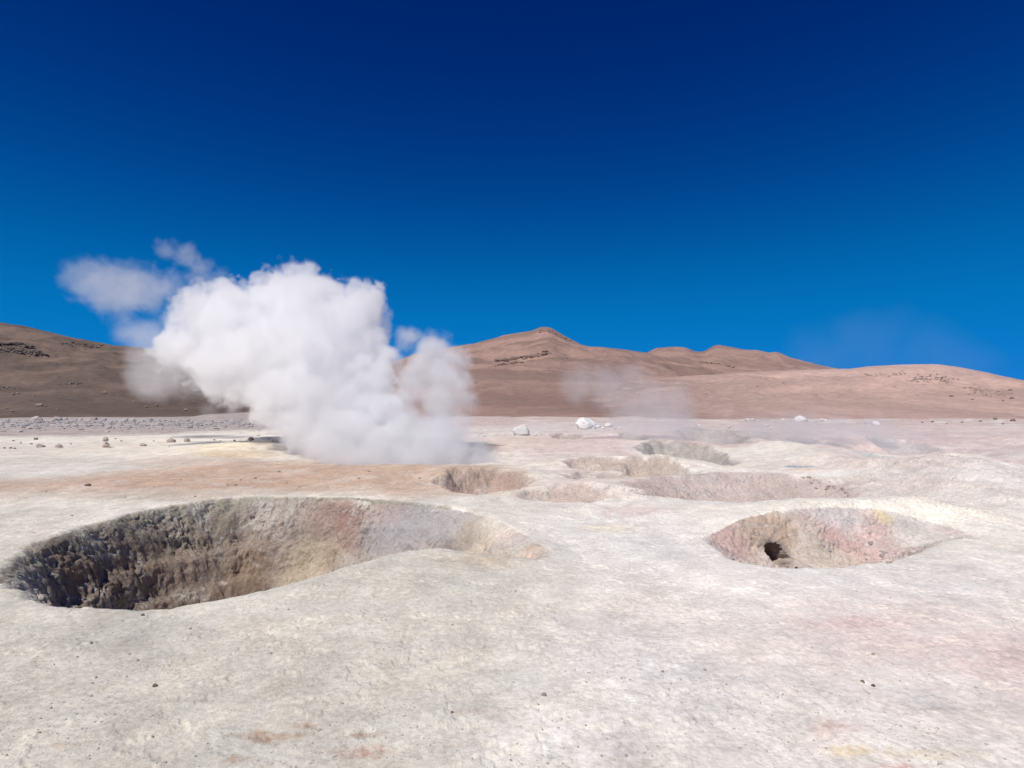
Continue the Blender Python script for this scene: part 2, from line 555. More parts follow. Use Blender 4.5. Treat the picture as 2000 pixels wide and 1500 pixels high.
def crust_material(name, grain=1.0, speck=1.0):
    g = NG(name)
    pos = g.n("ShaderNodeNewGeometry").outputs["Position"]
    att = g.n("ShaderNodeAttribute", attribute_name="Col").outputs["Color"]
    big = g.noise(pos, 0.55, 6, 0.6, 0.6)
    med = g.noise(pos, 2.6, 9, 0.68, 0.4)
    fin = g.noise(pos, 22.0, 5, 0.7)
    # mottling: blotches of paler salt and of darker crust
    f1 = g.ramp(big, 0.3, 0.7, 0.94, 1.06)
    f2 = g.ramp(med, 0.3, 0.7, 0.93, 1.17)
    f3 = g.ramp(fin, 0.3, 0.7, 0.86, 1.20)
    f = g.math('MULTIPLY', g.math('MULTIPLY', f1, f2), f3)
    val = g.n("ShaderNodeCombineColor")
    for i in range(3): g.l(f, val.inputs[i])
    col = g.mix(1.0, att, val.outputs[0], 'MULTIPLY')
    # thin salt crust with ragged edges, raised a little over the clay
    salt = g.math('MULTIPLY', g.ramp(g.noise(pos, 1.25, 12, 0.72, 0.6), 0.515, 0.57), g.ramp(g.noise(pos, 17.0, 6, 0.75), 0.40, 0.56))
    col = g.mix(g.math('MULTIPLY', salt, 0.62), col, g.mix(0.6, att, (0.88, 0.86, 0.80)))
    rust = g.math('MULTIPLY', g.ramp(g.noise(pos, 0.8, 9, 0.7, 0.5), 0.56, 0.66), g.ramp(g.noise(pos, 9.0, 6, 0.75), 0.42, 0.62))
    col = g.mix(g.math('MULTIPLY', rust, 0.35 * speck), col, g.mix(0.65, att, (0.60, 0.43, 0.33)))
    # crumbs and the small hollows between them
    vs = g.voro(pos, 46.0)
    vl = g.voro(pos, 17.0)
    where = g.ramp(g.noise(pos, 1.7, 6, 0.65), 0.44, 0.60)
    crumb = g.math('MULTIPLY', g.ramp(vs, 0.20, 0.08), where)
    col = g.mix(g.math('MULTIPLY', crumb, 0.30 * speck), col, g.mix(0.5, att, (0.30, 0.24, 0.19)))
    h = g.math('MULTIPLY', g.noise(pos, 5.0, 4, 0.55), 0.9)
    h = g.math('ADD', h, g.math('MULTIPLY', g.noise(pos, 33.0, 5, 0.62), 0.42))
    h = g.math('ADD', h, g.math('MULTIPLY', g.math('MULTIPLY', g.ramp(vs, 0.0, 0.42, 1.0, 0.0), where), 0.16))
    h = g.math('ADD', h, g.math('MULTIPLY', g.math('MULTIPLY', g.ramp(vl, 0.0, 0.35, 1.0, 0.0), g.ramp(g.noise(pos, 2.9, 5, 0.6), 0.55, 0.66)), 0.30))
    h = g.math('ADD', h, g.math('MULTIPLY', salt, 0.10))
    nrm = g.bump(h, 0.5 * grain, 0.045)
    return g.surface(col, 0.97, nrm, 0.08)


M_GROUND = crust_material("mineral_crust", 1.0)
M_WALL = crust_material("crumbly_mud", 2.0, 0.3)

# ------------------------------------------------------------------ the ground sheet
az_in = np.arange(-47.0, 47.001, 0.088)
st = 0.12; o_ = [47.0]
while o_[-1] < 180:
    st *= 1.16; o_.append(min(180.0, o_[-1] + min(st, 6.0)))
o_ = np.array(o_[1:])
AZ = np.radians(np.concatenate([-o_[::-1][1:], az_in, o_]))           # -180 is the same as 180
rr = [0.25]
while rr[-1] < 6000:
    r0 = rr[-1]
    if r0 < 1.6: s_ = 0.09
    elif r0 < 4.6: s_ = 0.020
    elif r0 < 12.5: s_ = 0.0105
    elif r0 < 20: s_ = r0 * 0.0026
    elif r0 < 48: s_ = r0 * 0.0042
    else: s_ = r0 * 0.06
    rr.append(r0 + s_)
RR = np.array(rr)
GX = RR[:, None] * np.sin(AZ)[None, :]
GY = RR[:, None] * np.cos(AZ)[None, :]
GZ, LUMP, IDN = ground_height(GX, GY)
GZ = np.where(RR[:, None] > 90, np.minimum(GZ, 1.0), GZ)

# lumps and hollows along the surface normal
P = np.stack([GX, GY, GZ], -1)
du = np.gradient(P, axis=1); dv = np.gradient(P, axis=0)
N = np.cross(du, dv)
N /= np.linalg.norm(N, axis=-1, keepdims=True) + 1e-12
N[N[..., 2] < 0] *= -1
sel = np.where((LUMP > 0.02) & (RR[:, None] < 30))
Q = P[sel]
wgt = LUMP[sel]
rq = np.hypot(Q[:, 0], Q[:, 1])
cell = (np.where(rq < 14, 0.135, 0.22) * (1 + 0.25 * fbm2(Q[:, 0] / .8, Q[:, 1] / .8 + Q[:, 2], 2, 70)))[:, None] * np.array([1.0, 1.0, 1.0])
wq = Q + 0.05 * np.stack([perlin3(Q * 5, 71), perlin3(Q * 5, 72), perlin3(Q * 5, 73)], 1)
f1, f2 = worley3(wq / cell, 1)
g1, g2 = worley3(wq / (cell * 0.45), 2)
patchy = sstep(-0.45, 0.35, fbm3(Q / .5, 3, 74))
amp = np.where(rq < 14, np.where(Q[:, 0] > 1.0, 0.085, 0.075), 0.085) * (0.35 + 0.65 * patchy)
disp = wgt * amp * (0.95 * (0.62 - f1) + 0.7 * (0.62 - g1) + 0.7 * fbm3(Q * 4.5, 4, 75, 0.6))
P[sel] = Q + N[sel] * disp[:, None]

# the dark cave mouth at the foot of the right crater
CAVE = hit_ground(1516, 1083)
D = P - CAVE
dd = np.sqrt((D[..., 0] / 0.165) ** 2 + (D[..., 1] / 0.45) ** 2 + ((D[..., 2] + 0.0) / 0.14) ** 2)
nearc = dd < 2
dd[nearc] *= 1 + 0.45 * fbm3(P[nearc] * 7, 3, 77)
push = np.clip(1 - dd ** 4, 0, 1)
P[..., 1] += push * 0.85
P[..., 2] -= push * 0.22
GZ = P[..., 2]

# ---- colours of the minerals, plus shade painted into the cave mouth
X, Y = GX, GY
NR, NC = X.shape
big = fbm2(X / 3.0, Y / 3.0, 4, 81)
med = fbm2(X / 0.9, Y / 0.9, 4, 85)
sm = fbm2(X / 0.28, Y / 0.28, 3, 89)
FINE = fbm2(X / 0.16, Y / 0.16, 5, 97, 0.62)
FINE2 = fbm2(X / 0.06, Y / 0.06, 4, 99, 0.6)
mix_n = 0.55 * big + 0.3 * med + 0.15 * sm


def lerp(C, col, wt):
    return C + (np.array(col) - C) * np.clip(wt, 0, 1)[..., None]


C = np.empty((NR, NC, 3)); C[:] = (0.63, 0.592, 0.505)
# whiter to the right and in the middle distance
C = lerp(C, (0.80, 0.745, 0.675), sstep(-0.9, 1.4, X - 0.12 * Y + 0.8 * mix_n + 0.3))
C = lerp(C, (0.76, 0.705, 0.62), sstep(6.0, 8.5, Y + 0.6 * mix_n) * 0.8)
C = lerp(C, (0.40, 0.335, 0.31), sstep(28.0, 34.0, Y + 3 * mix_n) * sstep(-2, -6, X))
C = lerp(C, (0.55, 0.435, 0.40), sstep(30.0, 36.0, Y + 3 * mix_n) * sstep(-6, -2, X))
band1 = fbm2(X / 5.0, Y / 2.2, 5, 181); band2 = fbm2(X / 4.0, Y / 1.6, 5, 187); band3 = fbm2(X / 3.0, Y / 1.2, 5, 191)
midr = sstep(9.0, 12.0, Y) * sstep(-1.0, 2.0, X)
C = lerp(C, (0.62, 0.50, 0.46), 0.75 * midr * sstep(0.0, 0.4, band1))
C = lerp(C, (0.80, 0.77, 0.73), 0.75 * midr * sstep(0.05, 0.4, band2))
C = lerp(C, (0.52, 0.48, 0.445), 0.6 * midr * sstep(0.12, 0.45, band3))
C = lerp(C, (0.72, 0.58, 0.42), 0.4 * midr * sstep(0.25, 0.5, -band3))


def patch(l, r, t, b, col, amt=1.0, soft=0.5, warp=0.8):
    global C
    cx, cy, a, bb = ell(l, r, t, b)
    m = (np.abs(X - cx) < 2.2 * a) & (np.abs(Y - cy) < 2.2 * bb)
    if not m.any():
        return
    ra, ca = np.where(m.any(1))[0], np.where(m.any(0))[0]
    sl = (slice(ra[0], ra[-1] + 1), slice(ca[0], ca[-1] + 1))
    e = np.sqrt(((X[sl] - cx) / a) ** 2 + ((Y[sl] - cy) / bb) ** 2) + warp * mix_n[sl]
    k = 1.0
    if min(a, bb) < 0.45:                          # small stains follow cracks and crumbs
        e = e + 1.1 * FINE[sl]
        k = 0.5 + 0.7 * sstep(-0.15, 0.2, FINE2[sl])
    C[sl] = lerp(C[sl], col, amt * k * sstep(1.0 + soft * 0.5, 1.0 - soft, e))


# pink plain to the right
patch(900, 2300, 822, 905, (0.60, 0.49, 0.46), 0.9, 0.5)
patch(900, 1500, 845, 905, (0.63, 0.51, 0.46), 0.8, 0.5)
patch(1500, 2300, 835, 880, (0.60, 0.49, 0.47), 0.8)
patch(1700, 2300, 870, 900, (0.60, 0.51, 0.49), 0.7)
patch(1800, 2200, 905, 940, (0.60, 0.54, 0.53), 0.6)
# brown and tan behind the big crater
patch(-700, 1000, 893, 978, (0.50, 0.385, 0.31), 0.95, 0.35, 0.5)
patch(150, 900, 900, 970, (0.52, 0.375, 0.285), 0.85, 0.5, 0.5)
patch(650, 1060, 908, 975, (0.55, 0.41, 0.31), 0.7)
patch(-500, 420, 880, 945, (0.62, 0.58, 0.52), 0.8, 0.5, 0.7)
patch(-300, 250, 905, 935, (0.66, 0.64, 0.60), 0.6, 0.5, 0.6)
patch(-600, 700, 862, 893, (0.66, 0.60, 0.52), 0.95, 0.3, 0.4)
patch(380, 600, 868, 897, (0.72, 0.63, 0.46), 0.8, 0.5, 0.3)
patch(400, 560, 889, 899, (0.62, 0.45, 0.26), 0.6, 0.5, 0.3)
patch(-300, 160, 985, 1090, (0.58, 0.55, 0.48), 0.8, 0.6, 0.5)
patch(60, 700, 955, 985, (0.56, 0.50, 0.42), 0.6, 0.6, 0.5)
# grey gravel flat at the left edge of the plain
patch(-900, 640, 816, 861, (0.42, 0.355, 0.335), 1.0, 0.12, 0.15)
patch(-900, 560, 818, 835, (0.46, 0.415, 0.405), 0.7, 0.4, 0.5)
patch(520, 720, 850, 905, (0.47, 0.42, 0.38), 0.7, 0.6, 0.4)
patch(560, 990, 860, 912, (0.48, 0.43, 0.40), 0.6, 0.5, 0.3)
# pale ground under the boulders
patch(940, 1330, 828, 850, (0.62, 0.56, 0.55), 0.6)
# white tongue between the craters
patch(1010, 1420, 985, 1150, (0.77, 0.735, 0.69), 0.9, 0.7, 0.6)
patch(1330, 1660, 955, 1000, (0.76, 0.73, 0.71), 0.9, 0.4, 0.3)
patch(1000, 1330, 965, 992, (0.72, 0.66, 0.62), 0.6)
patch(1330, 2100, 1085, 1190, (0.76, 0.72, 0.675), 0.8, 0.6, 0.5)
patch(1640, 2000, 893, 1015, (0.63, 0.545, 0.51), 0.85, 0.5, 0.5)
patch(1860, 2200, 950, 1040, (0.66, 0.63, 0.61), 0.7)
patch(1230, 1380, 865, 905, (0.74, 0.70, 0.66), 0.8, 0.5, 0.4)
patch(1380, 1600, 872, 905, (0.74, 0.70, 0.62), 0.8, 0.5, 0.4)
patch(1250, 1420, 892, 908, (0.74, 0.69, 0.58), 0.5)
# stains
patch(1250, 1340, 925, 942, (0.66, 0.47, 0.20), 0.8, 0.6, 0.4)
patch(1170, 1320, 925, 935, (0.62, 0.43, 0.20), 0.7, 0.6, 0.4)
patch(940, 1010, 860, 880, (0.66, 0.52, 0.40), 0.4, 0.6, 0.5)
patch(1130, 1240, 1015, 1035, (0.70, 0.60, 0.40), 0.5, 0.6, 0.4)
patch(1170, 1290, 985, 1005, (0.62, 0.44, 0.42), 0.6, 0.6, 0.6)
patch(1050, 2100, 1130, 1480, (0.72, 0.63, 0.58), 0.5, 0.9, 1.2)
patch(1560, 2000, 1170, 1380, (0.68, 0.54, 0.50), 0.5, 0.9, 1.3)
patch(1800, 2100, 1250, 1330, (0.64, 0.48, 0.45), 0.4, 0.8, 1.1)
patch(1560, 1760, 1200, 1230, (0.64, 0.46, 0.44), 0.6, 0.8, 1.0)
patch(1560, 1660, 1400, 1440, (0.62, 0.38, 0.33), 0.5, 0.8, 0.8)
patch(1560, 1700, 1450, 1475, (0.78, 0.62, 0.34), 0.6, 0.8, 0.9)
patch(1700, 1900, 1462, 1485, (0.74, 0.62, 0.40), 0.45, 0.8, 0.9)
patch(1690, 1800, 1485, 1520, (0.62, 0.34, 0.28), 0.6, 0.8, 0.9)
patch(1720, 1840, 1330, 1400, (0.58, 0.56, 0.535), 0.7, 0.8, 0.9)
patch(480, 590, 1432, 1455, (0.45, 0.30, 0.20), 0.8, 0.8, 0.8)
patch(570, 640, 1415, 1430, (0.47, 0.33, 0.25), 0.7, 0.8, 0.8)
patch(690, 770, 1428, 1445, (0.40, 0.28, 0.20), 0.8, 0.8, 0.8)
patch(660, 770, 1460, 1490, (0.46, 0.30, 0.23), 0.75, 0.8, 0.8)
patch(440, 500, 1480, 1498, (0.46, 0.31, 0.22), 0.6, 0.8, 0.8)
patch(120, 160, 1460, 1475, (0.52, 0.40, 0.28), 0.5, 0.8, 0.8)
patch(880, 960, 1383, 1400, (0.50, 0.36, 0.30), 0.5, 0.8, 0.8)
patch(840, 1100, 1075, 1120, (0.55, 0.46, 0.36), 0.6, 0.8, 0.6)
# white crust blotches in the near middle
patch(1050, 1450, 1230, 1420, (0.82, 0.79, 0.75), 0.75, 1.0, 1.4)
patch(900, 1300, 1380, 1520, (0.80, 0.77, 0.73), 0.65, 1.0, 1.4)
patch(0, 420, 1200, 1300, (0.44, 0.425, 0.385), 0.5, 0.8, 1.0)

# walls: colour follows the place on the wall
wall = IDN == 1
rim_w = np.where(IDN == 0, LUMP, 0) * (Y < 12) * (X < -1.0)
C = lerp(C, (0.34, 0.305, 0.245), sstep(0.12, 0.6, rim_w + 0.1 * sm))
PW = P


def blob(px, py, rpx, col, amt=1.0, only=None, sy=1.0, warp=0.5):
    global C
    c = hit_ground(px, py)
    rad = rpx / F * c[1]
    m = (np.abs(PW[..., 0] - c[0]) < 2.5 * rad) & (np.abs(PW[..., 1] - c[1]) < 4 * rad)
    if only is not None: m &= only
    if not m.any(): return
    d = np.sqrt(((PW[..., 0][m] - c[0]) / rad) ** 2 + ((PW[..., 1][m] - c[1]) / (rad * 1.6)) ** 2 + ((PW[..., 2][m] - c[2]) / (rad * sy)) ** 2)
    d = d + warp * (mix_n[m] + 0.6 * fbm2(PW[..., 0][m] * 5 + PW[..., 1][m] * 3, PW[..., 2][m] * 6, 3, 91))
    C[m] = lerp(C[m], col, amt * sstep(1.25, 0.45, d))


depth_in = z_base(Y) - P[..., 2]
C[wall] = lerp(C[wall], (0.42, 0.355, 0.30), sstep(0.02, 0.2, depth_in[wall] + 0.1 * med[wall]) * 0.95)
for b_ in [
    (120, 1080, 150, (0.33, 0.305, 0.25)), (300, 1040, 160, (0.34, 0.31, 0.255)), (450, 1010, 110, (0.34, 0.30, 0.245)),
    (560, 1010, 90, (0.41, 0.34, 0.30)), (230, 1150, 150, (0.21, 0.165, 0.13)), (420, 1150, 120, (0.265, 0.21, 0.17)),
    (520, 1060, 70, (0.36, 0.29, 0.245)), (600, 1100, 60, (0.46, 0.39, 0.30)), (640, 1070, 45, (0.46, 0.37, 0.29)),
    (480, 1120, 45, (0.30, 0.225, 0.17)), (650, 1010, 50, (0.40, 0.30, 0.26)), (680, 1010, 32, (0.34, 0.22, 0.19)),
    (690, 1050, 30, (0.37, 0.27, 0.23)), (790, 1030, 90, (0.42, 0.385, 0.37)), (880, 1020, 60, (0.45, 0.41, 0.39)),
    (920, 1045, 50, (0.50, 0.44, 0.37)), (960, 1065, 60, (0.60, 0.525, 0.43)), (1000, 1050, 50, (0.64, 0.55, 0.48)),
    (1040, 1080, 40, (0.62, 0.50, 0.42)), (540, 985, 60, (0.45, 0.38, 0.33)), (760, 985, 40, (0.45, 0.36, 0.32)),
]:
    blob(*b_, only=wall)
lo2, hi2 = RIM2.min(0) - .7, RIM2.max(0) + .7
w2 = (X > lo2[0]) & (X < hi2[0]) & (Y > lo2[1]) & (Y < hi2[1])
sd2 = np.zeros(X.shape); sd2[w2] = poly_sd(X[w2], Y[w2], RIM2)
e2_ = sstep(4.6, 6.2, X[w2]) * 0.45 + sstep(8.2, 9.0, Y[w2]) * 0.1
C[w2] = lerp(C[w2], (0.56, 0.475, 0.43), 0.9 * sstep(-0.02, 0.10, (sd2[w2] + (0.10 + e2_) * mix_n[w2]) / (1 + 5 * e2_)))
w2 &= (sd2 + 0.12 * mix_n) > 0
for b_ in [
    (1440, 1030, 60, (0.54, 0.42, 0.36)), (1500, 1035, 55, (0.52, 0.40, 0.32)), (1530, 1040, 34, (0.46, 0.36, 0.28)), (1420, 1060, 45, (0.52, 0.39, 0.36)),
    (1600, 1010, 50, (0.57, 0.45, 0.41)), (1680, 1045, 75, (0.60, 0.465, 0.435)), (1640, 1050, 35, (0.585, 0.42, 0.39)), (1600, 1085, 45, (0.56, 0.48, 0.42)),
    (1515, 1078, 30, (0.20, 0.17, 0.15)), (1620, 985, 60, (0.60, 0.54, 0.52)), (1800, 1050, 55, (0.60, 0.55, 0.51)), (1860, 1030, 30, (0.61, 0.52, 0.49)),  # first blob paints the shade of the cave mouth into the wall colour
]:
    blob(*b_, only=w2)
blob(1722, 1010, 17, (0.64, 0.54, 0.34), 0.7)
blob(1800, 960, 130, (0.60, 0.54, 0.51), 0.7)
# pits
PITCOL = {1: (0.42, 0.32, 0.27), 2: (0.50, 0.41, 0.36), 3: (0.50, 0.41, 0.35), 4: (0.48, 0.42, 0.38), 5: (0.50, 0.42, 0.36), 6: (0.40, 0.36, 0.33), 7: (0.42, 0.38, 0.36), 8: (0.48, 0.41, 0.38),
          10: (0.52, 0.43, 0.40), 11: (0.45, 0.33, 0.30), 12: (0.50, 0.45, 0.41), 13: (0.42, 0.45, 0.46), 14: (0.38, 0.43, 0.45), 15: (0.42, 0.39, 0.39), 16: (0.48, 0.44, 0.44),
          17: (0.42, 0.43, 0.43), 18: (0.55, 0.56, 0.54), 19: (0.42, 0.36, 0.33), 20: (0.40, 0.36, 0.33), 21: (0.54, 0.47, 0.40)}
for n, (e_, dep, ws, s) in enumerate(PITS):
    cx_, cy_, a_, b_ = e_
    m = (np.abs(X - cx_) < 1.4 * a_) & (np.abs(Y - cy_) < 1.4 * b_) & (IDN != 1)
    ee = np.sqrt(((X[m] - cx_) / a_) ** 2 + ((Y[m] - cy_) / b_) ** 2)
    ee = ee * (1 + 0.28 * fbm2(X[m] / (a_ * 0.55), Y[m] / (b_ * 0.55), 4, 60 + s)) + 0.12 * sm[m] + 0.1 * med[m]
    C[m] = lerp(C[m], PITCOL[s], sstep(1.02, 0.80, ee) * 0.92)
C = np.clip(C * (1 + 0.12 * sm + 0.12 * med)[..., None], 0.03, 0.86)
C += (0.018 * fbm2(X / 0.6, Y / 0.6, 4, 95))[..., None] * np.array([1.0, -0.1, -0.5])

# ---- faces, split into the ground and the hollows that sit in it
idx = np.arange(NR * NC).reshape(NR, NC)
nxt = np.roll(idx, -1, axis=1)
quads = np.stack([idx[:-1], nxt[:-1], nxt[1:], idx[1:]], -1).reshape(-1, 4)[:, ::-1]
fid = IDN[:-1].reshape(-1)
VV = P.reshape(-1, 3); CC = np.clip(C.reshape(-1, 3), 0.02, 0.9)


def piece(name, fmask, mat):
    q = quads[fmask]
    u, inv = np.unique(q, return_inverse=True)
    return mesh_from(name, VV[u], inv.reshape(-1, 4), mat, CC[u])


sep_ids = {1: ("crater", M_WALL, "deep wide crater with dark crumbly left wall and yellow stained right end"),
           2: ("crater", M_WALL, "pink crumbly hollow with a small dark cave mouth at its foot")}
pit_label = {1: "brown shadowed pit just behind the big crater", 5: "small pit with a yellow stained rim", 6: "smooth grey funnel shaped crater",
             7: "hazy grey crater behind the grey funnel", 8: "pale shallow crater left of the low mounds", 10: "long pinkish trench with crumbly back wall",
             11: "reddish pit at the right edge", 12: "steaming vent hollow under the white plume"}
used = np.zeros(len(quads), bool)
for k, (nm, mt, lb) in sep_ids.items():
    m = fid == k
    tag(piece(nm, m, mt), lb, kind='structure'); used |= m
for n, p_ in enumerate(PITS):
    s = p_[3]
    if s in pit_label:
        m = fid == 10 + n
        if m.any():
            tag(piece("crater", m, M_WALL), pit_label[s], kind='structure'); used |= m
ground = piece("ground", ~used, M_GROUND)
tag(ground, kind='structure')
# close the small disc under the camera
cap_n = NC
cv = np.concatenate([P[0], [[0, 0, float(P[0, :, 2].mean())]]])
tri = np.stack([np.arange(NC), np.full(NC, NC), (np.arange(NC) + 1) % NC], -1)
bm = bmesh.new(); bm.from_mesh(ground.data)
bm.free()

# ------------------------------------------------------------------ hills
def hill_material(name, c1, c2, c3, sc_=1.0):
    g = NG(name)
    pos = g.n("ShaderNodeNewGeometry").outputs["Position"]
    a = g.noise(pos, 0.028 * sc_, 9, 0.66, 1.2)
    b = g.noise(pos, 0.12 * sc_, 8, 0.65, 0.3)
    c = g.noise(pos, 1.1 * sc_, 6, 0.7)
    col = g.mix(g.ramp(a, 0.42, 0.58), tuple(q * 0.88 for q in c1), tuple(q * 1.07 for q in c2))
    col = g.mix(g.math('MULTIPLY', g.ramp(b, 0.5, 0.72), 0.75), col, c3)
    f = g.math('MULTIPLY', g.ramp(c, 0.3, 0.7, 0.88, 1.10), g.ramp(g.voro(pos, 0.9 * sc_), 0.10, 0.22, 0.82, 1.0))
    vv = g.n("ShaderNodeCombineColor")
    for i in range(3): g.l(f, vv.inputs[i])
    col = g.mix(1.0, col, vv.outputs[0], 'MULTIPLY')
    att = g.n("ShaderNodeAttribute", attribute_name="Col").outputs["Color"]
    col = g.mix(1.0, col, att, 'MULTIPLY')
    h = g.math('ADD', g.noise(pos, 0.45 * sc_, 9, 0.72), g.math('MULTIPLY', g.ramp(g.voro(pos, 0.8 * sc_), 0.0, 0.5, 1.0, 0.0), 0.25))
    nrm = g.bump(h, 0.36, 0.65 / sc_)
    return g.surface(col, 0.97, nrm, 0.05)


HILLS = []


def hill(name, crest, r_base, mat, shape=1.4, amp=1.0, seed=0, label=None, back=1.5, tint=None):
    """crest: (px, py, distance) along the skyline; r_base: distance of the foot"""
    cr = []
    for px, py, dist in crest:
        d = ray(px, py); hyp = math.hypot(d[0], d[1])
        cr.append((math.atan2(d[0], d[1]), dist, CAM_H + d[2] / hyp * dist))
    cr = np.array(cr)
    az = np.linspace(cr[0, 0], cr[-1, 0], max(120, int((cr[-1, 0] - cr[0, 0]) / R(0.11))))

    def sm_interp(col):
        v = np.interp(az, cr[:, 0], cr[:, col])
        k = 9
        ker = np.hanning(k + 2)[1:-1]; ker /= ker.sum()
        return np.convolve(np.pad(v, k // 2, mode='edge'), ker, 'valid')
    Rr, Hh = sm_interp(1), sm_interp(2)
    t = np.concatenate([np.linspace(0, 1, 190), 1 + np.linspace(0, 1, 50)[1:]])
    rb = (r_base / np.cos(az) if r_base < 60 else r_base) * (1 + 0.01 * fbm2(az * 30, az * 0 + seed, 3, seed))
    r = rb[None, :] + (Rr - rb)[None, :] * np.where(t < 1, t, 1 + (t - 1) * back)[:, None]
    z0 = z_base(np.array([min(r_base, 60.0)]))[0] - 0.12
    ker = np.hanning(len(az) // 3 * 2 + 3); ker /= ker.sum()
    Hs = np.convolve(np.pad(Hh, len(ker) // 2, mode='edge'), ker, 'valid')[:len(az)]
    tt = np.clip(t, 0, 1)[:, None] ** 1.6
    Hm = Hs[None, :] * (1 - tt) + Hh[None, :] * tt
    prof = np.where(t < 1, t ** shape, np.cos(np.clip(t - 1, 0, 1) * math.pi * 0.5) ** 1.3)[:, None]
    z = z0 + (Hm - z0) * prof
    x = r * np.sin(az)[None, :]; y = r * np.cos(az)[None, :]
    env = np.clip(t * 2.2, 0, 1)[:, None] * np.where(t < 1, 1 - 0.8 * sstep(0.8, 1.0, t), 0.2)[:, None]
    hs = (Hh.max() - z0)
    ridg = 1 - np.abs(fbm2(x / (hs * 1.3), y / (hs * 1.3), 4, 100 + seed)) * 2
    z = z + amp * hs * env * (0.11 * fbm2(x / (hs * 1.6), y / (hs * 1.6), 3, 110 + seed) + 0.10 * (ridg - 0.6) + 0.035 * fbm2(x / (hs * .25), y / (hs * .25), 4, 120 + seed))
    z = z + 0.006 * hs * fbm2(x / (hs * .08), y / (hs * .08), 3, 130 + seed) * np.clip(t * 3, 0, 1)[:, None]
    Pv = np.stack([x, y, z], -1)
    cols = np.ones(Pv.shape)
    if tint is not None:
        px_ = 1000 + F * np.tan(az)[None, :] + 90 * fbm2(x / 9, y / 9, 4, 140)
        cols = cols * (tint + (1 - tint) * sstep(1120, 1560, px_))[..., None]
    nr, nc = x.shape
    i_ = np.arange(nr * nc).reshape(nr, nc)
    q = np.stack([i_[:-1, :-1], i_[:-1, 1:], i_[1:, 1:], i_[1:, :-1]], -1).reshape(-1, 4)
    o = mesh_from(name, Pv.reshape(-1, 3), q, mat, cols.reshape(-1, 3))
    tag(o, label, kind='structure')
    HILLS.append((az, t, r, z))
    return o


def hit_hill(k, px, py):
    """first point of hill k on the line of sight"""
    az, t, r, z = HILLS[k]
    d = ray(px, py); a = math.atan2(d[0], d[1]); el = d[2] / math.hypot(d[0], d[1])
    j = int(np.clip(np.searchsorted(az, a), 0, len(az) - 1))
    zz = CAM_H + el * r[:, j]
    i = int(np.argmax(z[:, j] >= zz))
    if i == 0: i = 2
    return np.array([r[i, j] * math.sin(a), r[i, j] * math.cos(a), z[i, j]])


M_HILL_L = hill_material("dark_brown_scree", (0.165, 0.125, 0.105), (0.215, 0.157, 0.128), (0.14, 0.115, 0.10))
M_HILL_C = hill_material("brown_scree", (0.325, 0.22, 0.185), (0.385, 0.255, 0.213), (0.28, 0.20, 0.172), 0.8)
M_HILL_F = hill_material("far_brown_scree", (0.34, 0.225, 0.19), (0.38, 0.255, 0.215), (0.28, 0.19, 0.165), 0.4)
M_HILL_R = hill_material("pink_scree", (0.53, 0.375, 0.325), (0.565, 0.395, 0.34), (0.47, 0.345, 0.305))

hill("hill", [(-700, 560, 260), (-300, 590, 240), (0, 632, 220), (70, 645, 215), (150, 662, 210), (220, 674, 205), (290, 680, 200),
              (400, 700, 195), (520, 725, 190), (650, 757, 185), (800, 790, 180), (900, 806, 175)], 41.6, M_HILL_L, 1.35, 1.0, 1,
     "dark brown scree hill sloping down behind the white steam from the left edge")
hill("hill", [(420, 800, 330), (560, 760, 330), (700, 722, 330), (800, 697, 330), (880, 678, 330), (925, 671, 330), (985, 654, 330), (1040, 646, 330),
              (1055, 640, 330), (1072, 638, 330), (1090, 648, 330), (1115, 662, 328), (1140, 674, 326), (1180, 678, 324), (1222, 684, 322), (1262, 691, 320),
              (1330, 705, 318), (1420, 727, 315), (1520, 755, 312), (1640, 790, 310)], 42.5, M_HILL_C, 1.25, 0.8, 2,
     "brown hill with a blunt rocky peak in the centre")
hill("hill", [(1150, 740, 700), (1230, 702, 700), (1262, 689, 700), (1280, 680, 700), (1310, 677, 700), (1338, 677, 700), (1352, 684, 700), (1372, 687, 700),
              (1392, 675, 690), (1403, 672, 690), (1425, 677, 690), (1452, 683, 690), (1480, 684, 690), (1502, 690, 690), (1518, 688, 690), (1545, 699, 690), (1600, 713, 690),
              (1680, 730, 690), (1800, 760, 690)], 300, M_HILL_F, 1.1, 0.7, 3,
     "far reddish ridge with two low peaks behind the pink slope")
hill("hill", [(1090, 790, 110), (1150, 765, 112), (1220, 746, 115), (1285, 739, 118), (1440, 727, 125), (1560, 723, 130), (1640, 720, 135), (1700, 716, 138), (1760, 712, 140),
              (1830, 712, 142), (1900, 722, 142), (2000, 742, 142), (2150, 768, 140), (2400, 790, 140), (2800, 800, 140)], 41, M_HILL_R, 1.15, 0.9, 4,
     "pale pink hill with a rounded top at the right edge", tint=0.68)

# ------------------------------------------------------------------ rocks
def rock_material(name, c1, c2, scale=4.0):
    g = NG(name)
    tc = g.n("ShaderNodeTexCoord").outputs["Object"]
    oi = g.n("ShaderNodeObjectInfo").outputs["Random"]
    a = g.noise(tc, scale, 7, 0.65)
    col = g.mix(g.ramp(a, 0.3, 0.7), c1, c2)
    f = g.math('MULTIPLY_ADD', oi, 0.3, 0.85)
    vv = g.n("ShaderNodeCombineColor")
    for i in range(3): g.l(f, vv.inputs[i])
    col = g.mix(1.0, col, vv.outputs[0], 'MULTIPLY')
    nrm = g.bump(g.noise(tc, scale * 3, 8, 0.7), 0.6, 0.12)
    return g.surface(col, 0.95, nrm, 0.1)


